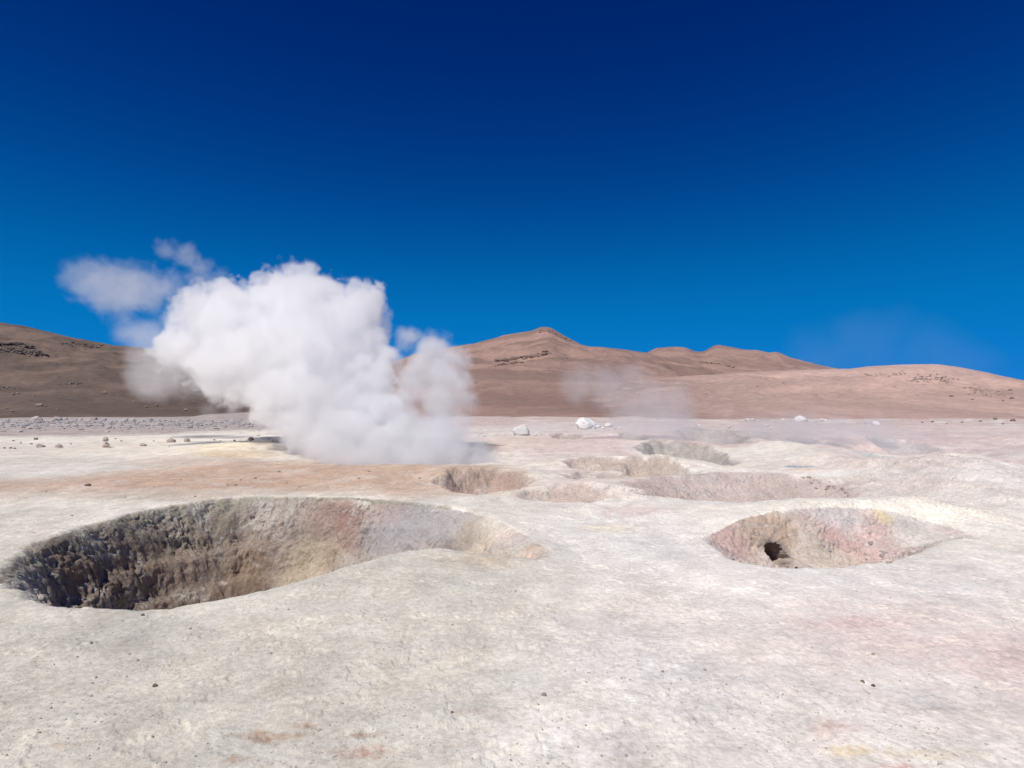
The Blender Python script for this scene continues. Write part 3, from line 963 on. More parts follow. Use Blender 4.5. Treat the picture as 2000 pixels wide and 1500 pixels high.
M_WHITE = rock_material("white_rock", (0.88, 0.865, 0.84), (0.80, 0.78, 0.75), 2.5)
M_PALE = rock_material("chalky_boulder", (0.97, 0.955, 0.93), (0.86, 0.84, 0.81), 2.5)
M_GREYR = rock_material("grey_rock", (0.62, 0.58, 0.56), (0.47, 0.43, 0.41), 3)
M_BROWNR = rock_material("brown_rock", (0.40, 0.31, 0.26), (0.28, 0.21, 0.18), 3)
M_DARKR = rock_material("dark_rock", (0.16, 0.135, 0.12), (0.10, 0.085, 0.08), 3)
M_CRUMB = rock_material("pale_crumb", (0.62, 0.585, 0.53), (0.50, 0.46, 0.41), 3)
M_CLOD = rock_material("pale_clod", (0.64, 0.60, 0.57), (0.52, 0.45, 0.42), 3)
M_TAN = rock_material("tan_rock", (0.66, 0.57, 0.50), (0.52, 0.43, 0.37), 3)


def rock_mesh(name, seed, mat, sub=3, cuts=9, round_=0.5, squash=0.75, noise=0.10):
    rs = np.random.RandomState(seed)
    bm = bmesh.new()
    bmesh.ops.create_icosphere(bm, subdivisions=sub, radius=1.0)
    V = np.array([v.co[:] for v in bm.verts])
    for _ in range(cuts):
        n = rs.normal(size=3); n /= np.linalg.norm(n)
        d = rs.uniform(0.45, 0.85) * (1 - round_) + round_ * rs.uniform(.75, .95)
        ex = np.clip(V @ n - d, 0, None)
        V = V - ex[:, None] * n * 0.93
    for k, (fr, am) in enumerate(((1.6, 1.0), (3.7, .5), (8, .25))):
        off = rs.rand(3) * 50
        q = V * fr + off
        dn = perlin2(q[:, 0] + q[:, 2] * .7, q[:, 1] - q[:, 2] * .6, seed) * noise * am
        V = V * (1 + dn[:, None])
    V = V / np.abs(V).max(0)
    V[:, 2] *= squash
    V[:, 2] = np.maximum(V[:, 2], -0.62 * squash)
    for v, c in zip(bm.verts, V): v.co = c
    me = bpy.data.meshes.new(name)
    bm.to_mesh(me); bm.free()
    me.materials.append(mat)
    me.polygons.foreach_set("use_smooth", np.full(len(me.polygons), round_ > 0.6, dtype=bool))
    return me


rnd = random.Random(11)
_cache = {}


def rock(px, py, wpx, label, cat="rock", group=None, mat=M_GREYR, name="rock", seed=None, ratio=0.62, round_=0.3, hillk=None, depth_ratio=0.8, sub=3, lift=0.0, share=True, at=None):
    """px, py: where the foot of the rock stands; wpx: its width as seen"""
    seed = rnd.randrange(6) if seed is None else seed
    p = at if at is not None else (hit_hill(hillk, px, py) if hillk is not None else hit_ground(px, py))
    wm = wpx / F * p[1]
    key = (mat.name, seed, round_, sub, share or rnd.random())
    if key not in _cache:
        _cache[key] = rock_mesh(name, seed + 31 * len(mat.name), mat, sub, 9, round_, 1.0, 0.10)
    o = bpy.data.objects.new(name, _cache[key])
    COL.objects.link(o)
    o.scale = (wm / 2, wm / 2 * depth_ratio, wm / 2 * ratio * 1.25)
    hz = wm / 2 * ratio * 1.25
    o.location = (p[0], p[1] + wm * 0.2, p[2] + hz * 0.36 + lift)
    o.rotation_euler = (0, 0, rnd.uniform(-0.5, 0.5))
    tag(o, label, cat, group)
    return o


rock(1143, 838, 46, "largest white boulder, rounded on top and shaded underneath, right of the angular white boulder", "boulder", None, M_PALE, "boulder", 3, 0.62, 0.45, share=False, sub=4).rotation_euler = (-0.35, 0.1, 0.2)
rock(1022, 850, 44, "angular white boulder with a dark lower right face, nearest the steam", "boulder", None, M_PALE, "boulder", 33, 0.56, 0.02, share=False, sub=4).rotation_euler = (-0.5, 0.12, 0.5)
rock(1567, 823, 27, "rounded white boulder, the largest in the row under the pink hill", "boulder", None, M_WHITE, "boulder", 5, 0.5, 0.7, share=False)
rock(1712, 831, 17, "pale boulder at the right end of the white row", "boulder", None, M_WHITE, "boulder", 2, 0.6, 0.2)
rock(1168, 836, 13, "small white rock touching the right side of the largest boulder", "rock", None, M_WHITE)
rock(1188, 834, 20, "low white rock right of the largest white boulder", "rock", None, M_WHITE, ratio=.45)
for px, py, wd in [(1178, 838, 9), (1200, 838, 9), (1212, 836, 7), (1158, 839, 7)]:
    rock(px, py, wd, "white stone chip lying beside the largest white boulder", "rock", "white chips beside the largest boulder", M_WHITE)
for px, py, wd in [(1462, 822, 12), (1470, 821, 9), (1530, 821, 8), (1540, 822, 6), (1595, 823, 10), (1604, 822, 11), (1613, 823, 10), (1622, 824, 7), (1645, 827, 9), (1676, 825, 6), (1587, 826, 7), (1700, 824, 6), (1450, 823, 6), (1483, 822, 6), (1690, 827, 5), (1510, 822, 5)]:
    rock(px, py, wd, "small white rock in the row along the foot of the pink hill", "rock", "white rocks along the foot of the pink hill", M_WHITE, ratio=0.5)
rock(1499, 832, 11, "flat pale rock lying just below the white row, the left one of two", "rock", None, M_WHITE, ratio=.4)
rock(1506, 838, 9, "pale rock with a dark underside just below the white row", "rock", None, M_WHITE, ratio=.5)
rock(1366, 833, 10, "small pale stone seen through the steam above the grey craters", "rock", None, M_WHITE, ratio=.5)
rock(1424, 836, 8, "white stone below the thin bluish steam wisp", "rock", None, M_WHITE, ratio=.5)
for px, py, wd in [(1802, 826, 5), (1822, 825, 6), (1850, 828, 4), (1945, 819, 8), (1980, 823, 10), (1916, 824, 6), (1960, 829, 5), (1880, 826, 5)]:
    rock(px, py, wd, "small brownish stone on the pink flat at the far right", "rock", "brownish stones on the far right flat", M_BROWNR)
for px, py, wd in [(1046, 851, 8), (1056, 849, 5), (944, 853, 10), (935, 851, 7), (985, 850, 7), (968, 850, 6), (1003, 851, 6)]:
    rock(px, py, wd, "small pale stone scattered around the angular white boulder", "rock", "stones around the angular white boulder", M_WHITE, ratio=.5)

# stones on the left flat
rock(76, 874, 17, "low tan stone at the edge of the pale strip, far left", "rock", None, M_TAN, ratio=.5)
rock(113, 874, 14, "pointed tan stone with a dark right side, left of the stacked stones", "rock", None, M_TAN, ratio=.65, round_=.1)
rock(203, 874, 17, "broad reddish bottom stone of the little stack", "rock", "stacked stones", M_TAN, ratio=.7)
pB = hit_ground(203, 874)
rock(205, 866, 12, "top stone of the little stack, reddish brown", "rock", "stacked stones", M_TAN, ratio=.85, at=pB + np.array([0.02, 0, 13 / F * pB[1]]))
rock(213, 875, 6, "tiny stone beside the little stack", "rock", None, M_TAN)
rock(69, 859, 8, "small dark stone on the grey flat above the low tan stone", "rock", None, M_BROWNR)
rock(277, 871, 14, "flat pale stone between the stacked stones and the rounded one", "rock", None, M_TAN, ratio=.45)
rock(332, 864, 18, "rounded cream stone, left one of a pair on the pale edge", "rock", None, M_TAN, ratio=.55, round_=.7)
rock(362, 863, 14, "tan stone, right one of a pair on the pale edge", "rock", None, M_TAN, ratio=.75)
rock(489, 860, 12, "dark stone on the low pale lip near the steam", "rock", None, M_BROWNR, ratio=.6)
rock(537, 864, 14, "pale stone half hidden by steam on the low lip", "rock", None, M_GREYR, ratio=.6)
rock(642, 905, 11, "brown stone on the brow in front of the steam vent", "rock", None, M_BROWNR, ratio=.6)
rock(170, 949, 14, "lone dark brown stone on the tan ground behind the big crater", "rock", None, M_BROWNR, ratio=.4)
for px, py, wd in [(20, 876, 6), (8, 876, 5), (28, 877, 5), (60, 868, 5), (138, 868, 4), (236, 862, 4), (225, 858, 4), (418, 860, 4), (430, 862, 3), (457, 862, 5), (300, 862, 4), (25, 862, 5), (40, 866, 4), (330, 872, 3), (525, 858, 4)]:
    rock(px, py, wd, "tiny stone on the grey flat at the left", "rock", "tiny stones on the left flat", M_BROWNR)
for px, py, wd in [(460, 948, 6), (444, 948, 5), (498, 935, 7), (470, 938, 4), (140, 1008, 5), (585, 952, 4), (244, 972, 4), (700, 935, 5), (640, 952, 4), (720, 922, 5), (560, 944, 4), (380, 970, 4), (300, 952, 4), (90, 960, 4), (820, 935, 6), (545, 922, 5), (352, 938, 4)]:
    rock(px, py, wd, "tiny brown stone on the tan ground behind the big crater", "rock", "tiny stones on the tan ground", M_BROWNR, ratio=.45)

# rubble row along the foot of the dark hill
row = [(8, 823, 9), (65, 821, 20), (78, 821, 9), (108, 821, 18), (127, 820, 10), (145, 822, 8), (157, 821, 9), (182, 820, 14), (203, 821, 9), (243, 822, 11), (258, 823, 15),
       (277, 825, 11), (292, 822, 12), (309, 831, 12), (330, 823, 8), (365, 823, 9), (371, 828, 8), (396, 823, 9), (412, 824, 8), (430, 826, 7), (455, 824, 16), (450, 829, 12), (468, 822, 9), (485, 830, 11),
       (494, 823, 10), (500, 831, 7), (183, 827, 8), (194, 828, 5), (214, 827, 6), (254, 834, 6), (350, 829, 6), (338, 832, 5), (100, 826, 7), (125, 826, 6), (30, 826, 5), (50, 827, 5), (150, 829, 5), (232, 830, 5), (285, 832, 5), (400, 832, 5), (440, 833, 6), (465, 834, 7)]
for i, (px, py, wd) in enumerate(row):
    big_ = wd >= 14
    lab = {1: "long pale slab with a dark right end in the rubble row, far left", 3: "large rounded grey rock with a black right side in the rubble row",
           7: "grey rock in the rubble row above the stacked stones", 10: "largest domed grey rock in the rubble row above the pale pair",
           20: "wide flat grey slab at the steam end of the rubble row"}.get(i)
    rock(px, py, wd, lab or "grey rock in the rubble row along the foot of the dark hill", "rock", None if lab else "grey rocks along the foot of the dark hill", M_GREYR, ratio=.5 if big_ else .6, round_=.45)

# ---- gravel, nobody could count it
def scatter(name, n, region, size, mat, seed, label):
    rs = np.random.RandomState(seed)
    base = [rock_mesh("tmp", 50 + k, mat, 1, 7, 0.25, 0.7, 0.1) for k in range(4)]
    VB = []; FB = []
    for me in base:
        v = np.empty(len(me.vertices) * 3); me.vertices.foreach_get("co", v); VB.append(v.reshape(-1, 3))
        f = np.empty(len(me.polygons) * 3, np.int32); me.polygons.foreach_get("vertices", f); FB.append(f.reshape(-1, 3))
        bpy.data.meshes.remove(me)
    xs, ys = region(rs, n)
    zs, _, idn_ = ground_height(xs, ys)
    allv, allf = [], []; off = 0
    for x, y, z, i in zip(xs, ys, zs, idn_):
        k = rs.randint(4)
        s = size(rs, x, y)
        a = rs.uniform(0, 6.28); c_, s_ = math.cos(a), math.sin(a)
        v = VB[k] * (s * rs.uniform(.7, 1.3), s * rs.uniform(.7, 1.3), s * rs.uniform(.5, .9))
        v = np.stack([v[:, 0] * c_ - v[:, 1] * s_ + x, v[:, 0] * s_ + v[:, 1] * c_ + y, v[:, 2] + z + s * 0.15], 1)
        allv.append(v); allf.append(FB[k] + off); off += len(v)
    o = mesh_from(name, np.concatenate(allv), np.concatenate(allf), mat, None, False)
    return tag(o, label, kind='stuff')


def reg_rubble(rs, n):
    px = rs.uniform(-250, 620, n); py = 819 + np.abs(rs.normal(0, 8, n)) + rs.uniform(0, 5, n)
    pts = np.array([on_base(a, b) for a, b in zip(px, py)])
    return pts[:, 0], pts[:, 1]


def reg_front(rs, n):
    px = rs.uniform(-200, 2200, n); py = 1500 - 430 * rs.power(1.0, n) ** 1.0 + 60
    pts = np.array([on_base(a, b) for a, b in zip(px, py)])
    s1 = poly_sd(pts[:, 0], pts[:, 1], RIM1); s2 = poly_sd(pts[:, 0], pts[:, 1], RIM2)
    cl = fbm2(pts[:, 0] / .8, pts[:, 1] / .8, 3, 205) + rs.uniform(-.25, .25, n)
    k = (s1 < -0.03) & (s2 < -0.03) & (cl > 0.0)
    return pts[k, 0], pts[k, 1]


scatter("rubble_gravel", 1500, reg_rubble, lambda rs, x, y: 0.05 + 0.12 * rs.rand() ** 3, M_GREYR, 3, "grey rubble strip along the foot of the dark hill")
scatter("fine_gravel", 5200, reg_front, lambda rs, x, y: 0.0035 + 0.006 * rs.rand() ** 3, M_CRUMB, 4, "fine crumbs strewn over the foreground crust")

# ---- crumbs one can count in the foreground
def crumb(px, py, wd, label, group, mat):
    rock(px, py, wd, label, "stone", group, mat, "pebble", None, 0.6, 0.3, sub=2)


crumb(301, 1342, 10, "dark rounded pebble in the pale foreground crust, lower left", None, M_BROWNR)
crumb(883, 1393, 6, "small dark pebble near the bottom centre by an ochre stain", None, M_BROWNR)
crumb(1062, 1360, 11, "pale crumb with a dark shadow near the bottom centre", None, M_CRUMB)
crumb(1686, 1334, 9, "brown pebble, left one of a close pair on the right foreground", None, M_BROWNR)
crumb(1706, 1341, 8, "dark pebble, right one of a close pair on the right foreground", None, M_DARKR)
crumb(277, 1203, 8, "dark chip just below the front rim of the big crater", None, M_BROWNR)
rs_ = np.random.RandomState(91)
cnt = 0
while cnt < 130:
    px = rs_.uniform(-20, 2020); py = 1500 - 390 * rs_.rand() ** 1.1 + 20
    x, y = on_base(px, py)
    xa, ya = np.array([x]), np.array([y])
    if poly_sd(xa, ya, RIM1)[0] > -0.06 or poly_sd(xa, ya, RIM2)[0] > -0.06: continue
    if fbm2(xa / .9, ya / .9, 3, 215)[0] + rs_.uniform(-.2, .2) < (0.1 if px < 1100 else 0.2): continue
    wd = 2.4 + 4.5 * rs_.rand() ** 4
    m_ = M_CRUMB if rs_.rand() < 0.9 else M_BROWNR
    crumb(px, py, wd, "tiny crumb of dried mud on the pale foreground crust" if m_ is M_CRUMB else "tiny brown pebble on the pale foreground crust",
          "crumbs of dried mud in the foreground" if m_ is M_CRUMB else "brown pebbles in the foreground", m_)
    cnt += 1

rs3 = np.random.RandomState(17)
for q in range(26):
    t = rs3.rand()
    px, py = 1590 + 150 * t + rs3.normal(0, 5), 1060 + 28 * t ** 0.8 + rs3.normal(0, 7)
    rock(px, py, rs3.uniform(4, 14), "pale broken clod on the cracked ledge in the pink hollow", "clod", "broken clods on the ledge of the pink hollow", M_CLOD, "clod", ratio=rs3.uniform(.35, .6), round_=0.05)
for q in range(20):
    t = rs3.rand()
    px, py = 1560 + 100 * t + rs3.normal(0, 6), 940 + 22 * t + rs3.normal(0, 5)
    rock(px, py, rs3.uniform(3, 11), "crumbly brown clod at the right end of the long trench", "clod", "clods at the right end of the trench", M_TAN, "clod", ratio=rs3.uniform(.4, .8), round_=0.05)

# ---- rocks and outcrops on the hills
for px, py, wd, k in [(24, 773, 8, 0), (33, 771, 6, 0), (74, 796, 14, 0), (88, 797, 6, 0), (97, 798, 4, 0), (23, 805, 7, 0), (203, 770, 8, 0), (260, 787, 6, 0), (292, 789, 5, 0), (304, 795, 8, 0), (284, 796, 7, 0), (362, 803, 9, 0), (377, 786, 6, 0), (66, 775, 5, 0), (208, 764, 4, 0), (230, 772, 4, 0), (110, 800, 4, 0), (380, 770, 12, 0), (350, 738, 8, 0), (12, 800, 5, 0)]:
    rock(px, py, wd, "brown rock lying on the lower slope of the dark hill", "rock", "rocks on the dark hill", M_BROWNR, hillk=k, ratio=.55)
for px, py, wd, k in [(1003, 727, 4, 1), (1048, 725, 3, 1), (1074, 726, 3, 1), (1034, 765, 4, 1), (946, 759, 5, 1), (930, 750, 6, 1), (1130, 712, 4, 1), (1206, 711, 5, 1), (1085, 757, 3, 1)]:
    rock(px, py, wd, "small brown rock on the slope of the peaked hill", "rock", "rocks on the peaked hill", M_BROWNR, hillk=k, ratio=.6)
rock(1285, 738, 10, "dark rock standing on the pale crest of the pink slope", "rock", None, M_DARKR, hillk=3, ratio=.5)
for px, py, wd in [(1530, 749, 6), (1637, 743, 5), (1480, 756, 5), (1248, 772, 5), (1240, 771, 5), (1380, 770, 5), (1975, 763, 8), (1978, 779, 9), (1860, 776, 8), (1900, 781, 6), (1935, 776, 6), (1595, 772, 4), (1660, 762, 4), (1748, 757, 4), (1905, 768, 5), (1960, 785, 6), (1885, 760, 5), (1840, 748, 5)]:
    rock(px, py, wd, "small brownish rock on the pink hillside", "rock", "rocks on the pink hillside", M_BROWNR, hillk=3, ratio=.5)


def outcrop(pts, label, mat, k, seed, n, spread, wd, loose=False):
    """a ledge of broken rock: many blocks grown together into one mesh"""
    rs = np.random.RandomState(seed)
    base = [rock_mesh("tmp", 150 + q, mat, 2, 9, 0.05, 1.0, 0.08) for q in range(4)]
    VB, FB = [], []
    for me in base:
        v = np.empty(len(me.vertices) * 3); me.vertices.foreach_get("co", v); VB.append(v.reshape(-1, 3))
        f = np.empty(len(me.polygons) * 3, np.int32); me.polygons.foreach_get("vertices", f); FB.append(f.reshape(-1, 3))
        bpy.data.meshes.remove(me)
    allv, allf = [], []; off = 0
    pts = np.array(pts, float)
    for ib in range(n):
        t = min((ib + rs.rand()) / n, 0.9999) * (len(pts) - 1); i = int(t); fr = t - i
        c = pts[i] * (1 - fr) + pts[i + 1] * fr
        c = c + rs.normal(0, 1, 2) * np.array([spread * (1.2 if loose else 0.5), spread * (0.6 if loose else 0.45)])
        p = hit_hill(k, c[0], c[1])
        s = (wd * (0.35 + rs.rand() ** 2)) / F * p[1] / 2
        q = rs.randint(4)
        v = VB[q] * (s * rs.uniform(.9, 1.7), s * rs.uniform(.8, 1.2), s * rs.uniform(.45, .8))
        a = rs.uniform(-.5, .5)
        v = np.stack([v[:, 0] * math.cos(a) - v[:, 1] * math.sin(a), v[:, 0] * math.sin(a) + v[:, 1] * math.cos(a), v[:, 2]], 1) + p + np.array([0, 0, s * 0.1])
        allv.append(v); allf.append(FB[q] + off); off += len(v)
    o = mesh_from("scree" if loose else "rock_outcrop", np.concatenate(allv), np.concatenate(allf), mat, None, False)
    return tag(o, label, kind='stuff') if loose else tag(o, label, "rock outcrop")


M_OUT_L = rock_material("dark_ledge", (0.19, 0.155, 0.135), (0.12, 0.10, 0.095), 0.15)
M_OUT_C = rock_material("brown_ledge", (0.34, 0.245, 0.205), (0.24, 0.175, 0.15), 0.15)
M_OUT_R = rock_material("grey_pink_ledge", (0.40, 0.30, 0.265), (0.33, 0.25, 0.225), 0.15)
outcrop([(-20, 686), (30, 688), (60, 690), (88, 694)], "dark rock outcrop on the hill at the left edge", M_OUT_L, 0, 1, 110, 5, 8)
outcrop([(-20, 672), (25, 674), (62, 680)], "thin dark ledge above the larger outcrop at the left edge", M_OUT_L, 0, 5, 110, 1.3, 8)
outcrop([(120, 672), (150, 674), (185, 678), (205, 676)], "stony outcrop just under the left skyline, near the drifting wisps", M_OUT_L, 0, 2, 90, 4, 5, True)
outcrop([(115, 752), (140, 750), (162, 750)], "low line of brown rocks halfway up the dark hill", M_OUT_L, 0, 3, 22, 1.5, 6, True)
outcrop([(-10, 760), (15, 760), (38, 758)], "narrow dark ledge on the dark hill near the left edge", M_OUT_L, 0, 4, 20, 1.2, 5, True)
outcrop([(966, 707), (990, 705), (1015, 700), (1045, 697), (1070, 690)], "long layered rock ledge below the blunt central peak", M_OUT_C, 1, 6, 210, 2.0, 8)
outcrop([(970, 714), (995, 711), (1022, 709)], "shorter ledge under the long ledge on the central hill", M_OUT_C, 1, 7, 60, 1.2, 7, True)
outcrop([(1056, 647), (1072, 645), (1090, 655), (1112, 666)], "rocky crown of the blunt central peak", M_OUT_C, 1, 8, 70, 3.5, 5)
outcrop([(1082, 697), (1098, 700), (1108, 703)], "little cluster of rocks right of the long ledge", M_OUT_C, 1, 9, 22, 2.5, 5)
outcrop([(1368, 708), (1395, 710), (1432, 718)], "rock ledge below the right far peak", M_OUT_C, 2, 10, 50, 2, 6)
outcrop([(1690, 733), (1720, 732), (1740, 736), (1765, 727)], "stony band left of the rounded pink summit", M_OUT_R, 3, 11, 50, 3, 4, True)
outcrop([(1785, 742), (1820, 738), (1865, 744)], "grey stony patch under the rounded pink summit", M_OUT_R, 3, 12, 150, 7, 4, True)
outcrop([(1890, 760), (1930, 768), (1975, 775)], "grey stony patch low on the pink hill at the right edge", M_OUT_R, 3, 13, 130, 7, 4, True)

# ------------------------------------------------------------------ pools of grey-blue mud
def pool_mat():
    g = NG("grey_blue_mud")
    pos = g.n("ShaderNodeNewGeometry").outputs["Position"]
    col = g.mix(g.ramp(g.noise(pos, 2.0, 5, 0.6), .35, .65), (0.40, 0.45, 0.47), (0.54, 0.57, 0.575))
    return g.surface(col, 0.5, g.bump(g.noise(pos, 6, 4, .6), .2, .03), 0.3)


M_POOL = pool_mat()
for l, r, t, b, dep, lb in [(1535, 1592, 907, 914, 0.10, "left blue grey mud pool on the pale flat"), (1658, 1712, 921, 935, 0.12, "right blue grey mud pool behind the pink mound")]:
    cx, cy, a, b_ = ell(l, r, t, b)
    an = np.linspace(0, 2 * np.pi, 48, endpoint=False)
    rad = 1 + 0.22 * np.sin(an * 3 + cx) + 0.12 * np.sin(an * 5)
    NRG = 4
    q_ = np.linspace(0, 1, NRG + 1)[1:]
    px_ = cx + a * q_[:, None] * (rad * np.cos(an))[None]; py_ = cy + b_ * q_[:, None] * (rad * np.sin(an))[None]
    pz_ = np.full(px_.shape, z_base(np.array([cy]))[0] - 0.022)
    zc = float(pz_[0].mean())
    vs = np.concatenate([np.stack([px_, py_, pz_], -1).reshape(-1, 3), [[cx, cy, zc]]])
    k_ = np.arange(48); k2_ = (k_ + 1) % 48; top = NRG * 48
    fs = [np.stack([k_, k2_, np.full(48, top)], 1)]
    for q in range(NRG - 1):
        fs.append(np.stack([k_ + q * 48, k_ + (q + 1) * 48, k2_ + (q + 1) * 48], 1))
        fs.append(np.stack([k_ + q * 48, k2_ + (q + 1) * 48, k2_ + q * 48], 1))
    fs = np.concatenate(fs)
    tag(mesh_from("water", vs, fs, M_POOL), lb, kind='structure')

# ------------------------------------------------------------------ steam
def steam(name, blobs, dist, density, label, edge=0.35, warp=0.45, scale=1.6, detail=4, step=0.3, thick=1.0, aniso=0.15, hullgrow=1.12, cat="steam", lean=0.0, ragged=0.0, billow=0.0, seed=0.0, voxel=None, patch_lo=None):
    """blobs: (px, py, r px[, distance offset m][, weight])"""
    rs = random.Random(len(blobs) * 7 + int(dist))
    S = []
    for bl in blobs:
        px, py, rp = bl[:3]
        dd_ = bl[3] if len(bl) > 3 else dist + ( rs.uniform(-0.5, 0.5) * rp / F * dist * 0.8 + lean * (910 - py) / 400)
        d = ray(px, py); t = dd_ / d[1]
        S.append((np.array([d[0] * t, dd_, CAM_H + d[2] * t]), rp / F * dd_, bl[4] if len(bl) > 4 else 1.0))
    ctr = sum(s[0] for s in S) / len(S)
    bm = bmesh.new()
    for c, r, _ in S:
        bmesh.ops.create_icosphere(bm, subdivisions=2, radius=r * hullgrow, matrix=Matrix.Translation(Vector(c - ctr)) @ Matrix.Diagonal((1, thick, 1, 1)))
    me = bpy.data.meshes.new(name); bm.to_mesh(me); bm.free()
    tmp = bpy.data.objects.new(name, me); COL.objects.link(tmp)
    rm = tmp.modifiers.new("union", 'REMESH'); rm.mode = 'VOXEL'
    rm.voxel_size = voxel or max(s[1] for s in S) / 7
    dg = bpy.context.evaluated_depsgraph_get()
    me2 = bpy.data.meshes.new_from_object(tmp.evaluated_get(dg))
    bpy.data.objects.remove(tmp); bpy.data.meshes.remove(me)
    me2.name = name
    o = bpy.data.objects.new(name, me2); COL.objects.link(o)
    o.location = ctr
    g = NG(name)
    tc = g.n("ShaderNodeTexCoord").outputs["Object"]
    fld = None
    for c, r, wt in S:
        c = c - ctr
        sub_ = g.n("ShaderNodeVectorMath", operation='SUBTRACT'); g.l(tc, sub_.inputs[0]); sub_.inputs[1].default_value = tuple(c)
        if thick != 1.0:
            ml = g.n("ShaderNodeVectorMath", operation='MULTIPLY'); g.l(sub_.outputs[0], ml.inputs[0]); ml.inputs[1].default_value = (1, 1 / thick, 1)
            ln = g.n("ShaderNodeVectorMath", operation='LENGTH'); g.l(ml.outputs[0], ln.inputs[0])
        else:
            ln = g.n("ShaderNodeVectorMath", operation='LENGTH'); g.l(sub_.outputs[0], ln.inputs[0])
        f = g.math('MULTIPLY_ADD', ln.outputs["Value"], -wt, wt * r)        # metres inside the puff
        fld = f if fld is None else g.math('SMOOTH_MAX', fld, f, 0.12 * r)
    off = g.n("ShaderNodeVectorMath", operation='ADD'); g.l(tc, off.inputs[0]); off.inputs[1].default_value = (seed * 3.1, seed * 5.7, seed)
    nz = g.noise(off.outputs[0], scale, detail, 0.66, 0.25)
    f = g.math('ADD', fld, g.math('MULTIPLY', g.math('SUBTRACT', nz, 0.56), 2 * warp))
    if billow:
        wv = g.n("ShaderNodeVectorMath", operation='ADD'); g.l(off.outputs[0], wv.inputs[0])
        cv = g.n("ShaderNodeCombineXYZ")
        for i in range(3): g.l(nz, cv.inputs[i])
        sc3 = g.n("ShaderNodeVectorMath", operation='SCALE'); g.l(cv.outputs[0], sc3.inputs[0]); sc3.inputs["Scale"].default_value = 0.8
        g.l(sc3.outputs[0], wv.inputs[1])
        f = g.math('ADD', f, g.math('MULTIPLY', g.math('SUBTRACT', 0.42, g.voro(wv.outputs[0], 1.35)), billow))
    den = g.ramp(f, 0.0, edge, 0.0, density)
    if ragged:
        den = g.math('MULTIPLY', den, g.ramp(g.noise(off.outputs[0], scale * 0.45, 5, 0.65, 0.5), 0.36, 0.62, 1.0 - ragged, 1.0))
    if patch_lo is not None:
        den = g.math('MULTIPLY', den, g.ramp(g.noise(off.outputs[0], scale * 0.6, 3, 0.6), patch_lo, patch_lo + 0.25))
    pv = g.n("ShaderNodeVolumePrincipled")
    pv.inputs["Color"].default_value = (0.992, 0.992, 0.996, 1)
    pv.inputs["Anisotropy"].default_value = aniso
    g.l(den, pv.inputs["Density"])
    g.l(pv.outputs[0], g.out.inputs["Volume"])
    try: g.m.cycles.volume_step_rate = step
    except Exception: pass
    try: g.m.volume_intersection_method = 'ACCURATE'
    except Exception: pass
    me2.materials.clear(); me2.materials.append(g.m)
    tag(o, label, cat)
    return o


VENT = 16.2
steam("steam_plume", [
    (775, 893, 40), (735, 872, 66), (680, 845, 78), (745, 815, 66), (640, 800, 92), (700, 760, 92), (575, 775, 78), (510, 770, 48), (640, 700, 118), (540, 700, 100), (720, 690, 62),
    (600, 625, 105), (690, 625, 80), (712, 590, 52), (725, 640, 45), (580, 565, 66), (530, 570, 55), (625, 570, 52), (470, 640, 95), (400, 640, 82), (395, 590, 50), (440, 585, 55), (360, 660, 52), (450, 715, 85), (470, 765, 52), (560, 825, 55), (620, 862, 52), (800, 905, 36), (600, 850, 60), (540, 800, 62), (640, 885, 48, VENT - 0.2), (690, 895, 60, VENT - 0.5), (740, 895, 66, VENT - 0.6), (790, 900, 52, VENT - 0.5), (770, 860, 55), (760, 700, 40), (740, 760, 60), (350, 690, 55)],
    VENT, 3.0, "dense bright white steam plume billowing up from the vent hollow", edge=0.32, warp=0.7, scale=1.7, billow=0.6, detail=7, step=0.2, aniso=0.0, hullgrow=1.18, lean=7.5, ragged=0.75)
steam("steam_plume", [
    (850, 885, 80), (905, 895, 55), (950, 905, 40), (985, 915, 22), (870, 840, 62), (860, 790, 55), (830, 750, 45), (860, 735, 58), (845, 690, 55), (800, 665, 40), (885, 700, 42), (905, 825, 35), (805, 770, 48), (800, 820, 48), (825, 720, 48), (900, 760, 40), (890, 860, 50), (800, 730, 40), (785, 780, 42), (930, 870, 40), (840, 840, 60), (960, 890, 30), (840, 895, 58, VENT - 0.3), (890, 898, 55, VENT - 0.3), (810, 840, 55), (875, 745, 55), (870, 890, 60), (840, 680, 45), (905, 790, 38), (935, 903, 46, VENT - 0.2), (975, 910, 34, VENT - 0.2)],
    VENT + 0.8, 2.6, "thinner greyish steam column right of the dense white plume", edge=0.6, warp=0.65, scale=1.4, billow=0.35, detail=6, step=0.24, seed=2, lean=5.5, ragged=0.45)
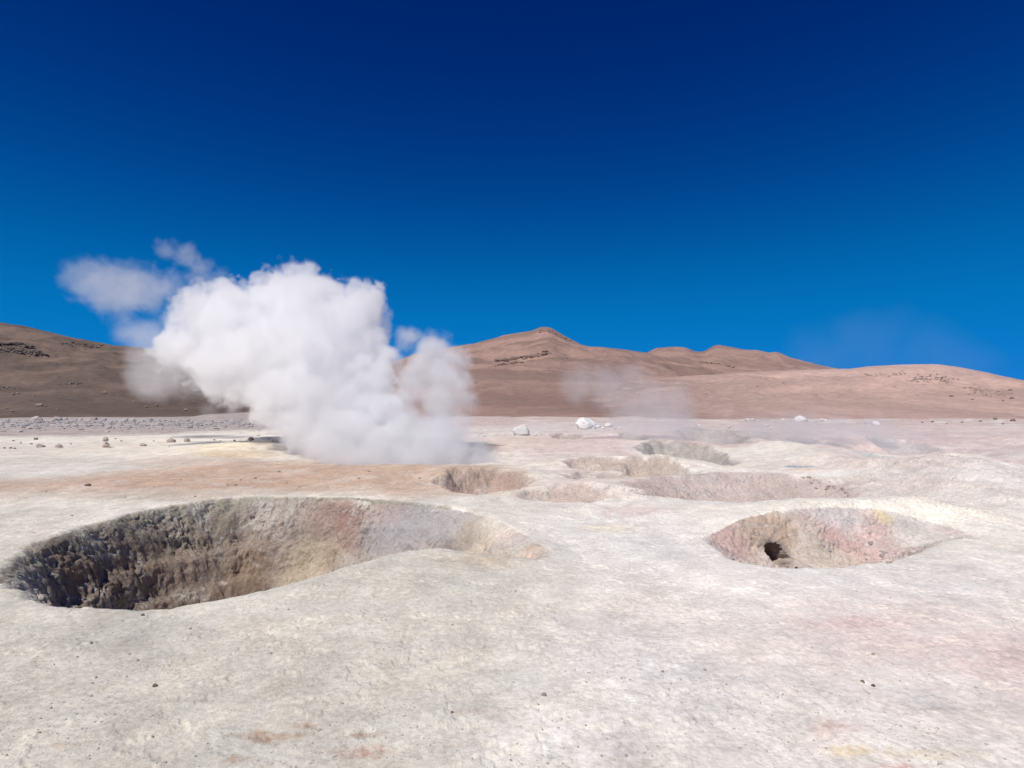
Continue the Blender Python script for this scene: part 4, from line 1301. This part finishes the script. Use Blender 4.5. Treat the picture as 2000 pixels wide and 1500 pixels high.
steam("steam_plume", [(325, 488, 30), (365, 500, 36), (395, 520, 30), (430, 545, 30)], VENT + 7, 0.5,
      "small lilac wisp of steam drifting above the white plume's left shoulder", edge=0.5, warp=0.6, scale=2.2, detail=6, step=0.25, seed=4)
steam("steam_plume", [(170, 545, 55), (220, 565, 70), (280, 565, 62), (240, 600, 45), (330, 560, 45), (390, 545, 40)], VENT + 6, 0.42,
      "pale lilac cloud of steam floating in the sky left of the white plume", edge=0.6, warp=0.85, scale=1.7, detail=6, step=0.25, seed=6)
steam("steam_plume", [(300, 735, 62), (320, 700, 60), (280, 700, 45), (360, 745, 45), (395, 755, 38), (250, 650, 42), (290, 660, 50), (410, 800, 30), (455, 812, 34)], VENT + 4.5, 0.6,
      "thin grey steam trailing down over the dark hill left of the white plume", edge=0.6, warp=0.5, scale=1.3, step=0.3, seed=8)
steam("steam_plume", [(740, 1060, 55), (790, 1045, 65), (840, 1030, 60), (780, 1010, 55), (880, 1020, 45), (830, 985, 50)], 8.3, 1.1,
      "faint grey steam hanging in the right end of the big crater", edge=0.4, warp=0.2, scale=2.2, step=0.4, seed=10)
steam("steam_plume", [(1250, 840, 70), (1300, 830, 75), (1330, 850, 60), (1270, 790, 70), (1320, 780, 60), (1220, 810, 60), (1190, 760, 65), (1130, 750, 55), (1240, 740, 55)], 24, 0.36,
      "broad thin steam veil above the grey funnel crater", edge=0.9, warp=0.8, scale=0.7, step=0.4, seed=12)
steam("steam_plume", [(1410, 860, 45), (1480, 850, 55), (1560, 850, 62), (1640, 855, 60), (1710, 850, 52), (1780, 860, 40)], 24, 0.55,
      "low grey steam lying over the far small craters on the right", edge=0.8, warp=0.6, scale=0.8, step=0.4, seed=14)
steam("steam_plume", [(1420, 812, 14), (1424, 800, 13), (1427, 790, 10)], 26, 0.6, "small bluish wisp of steam in front of the pink slope", edge=0.3, warp=0.2, scale=2.0, step=0.4, seed=15)
steam("steam_plume", [(1600, 700, 90), (1700, 680, 100), (1740, 640, 70), (1800, 690, 90), (1880, 710, 80), (1640, 640, 60)], 34, 0.014,
      "very faint steam haze in the sky over the pink hill", edge=2.0, warp=1.6, scale=0.35, step=0.5, seed=16)
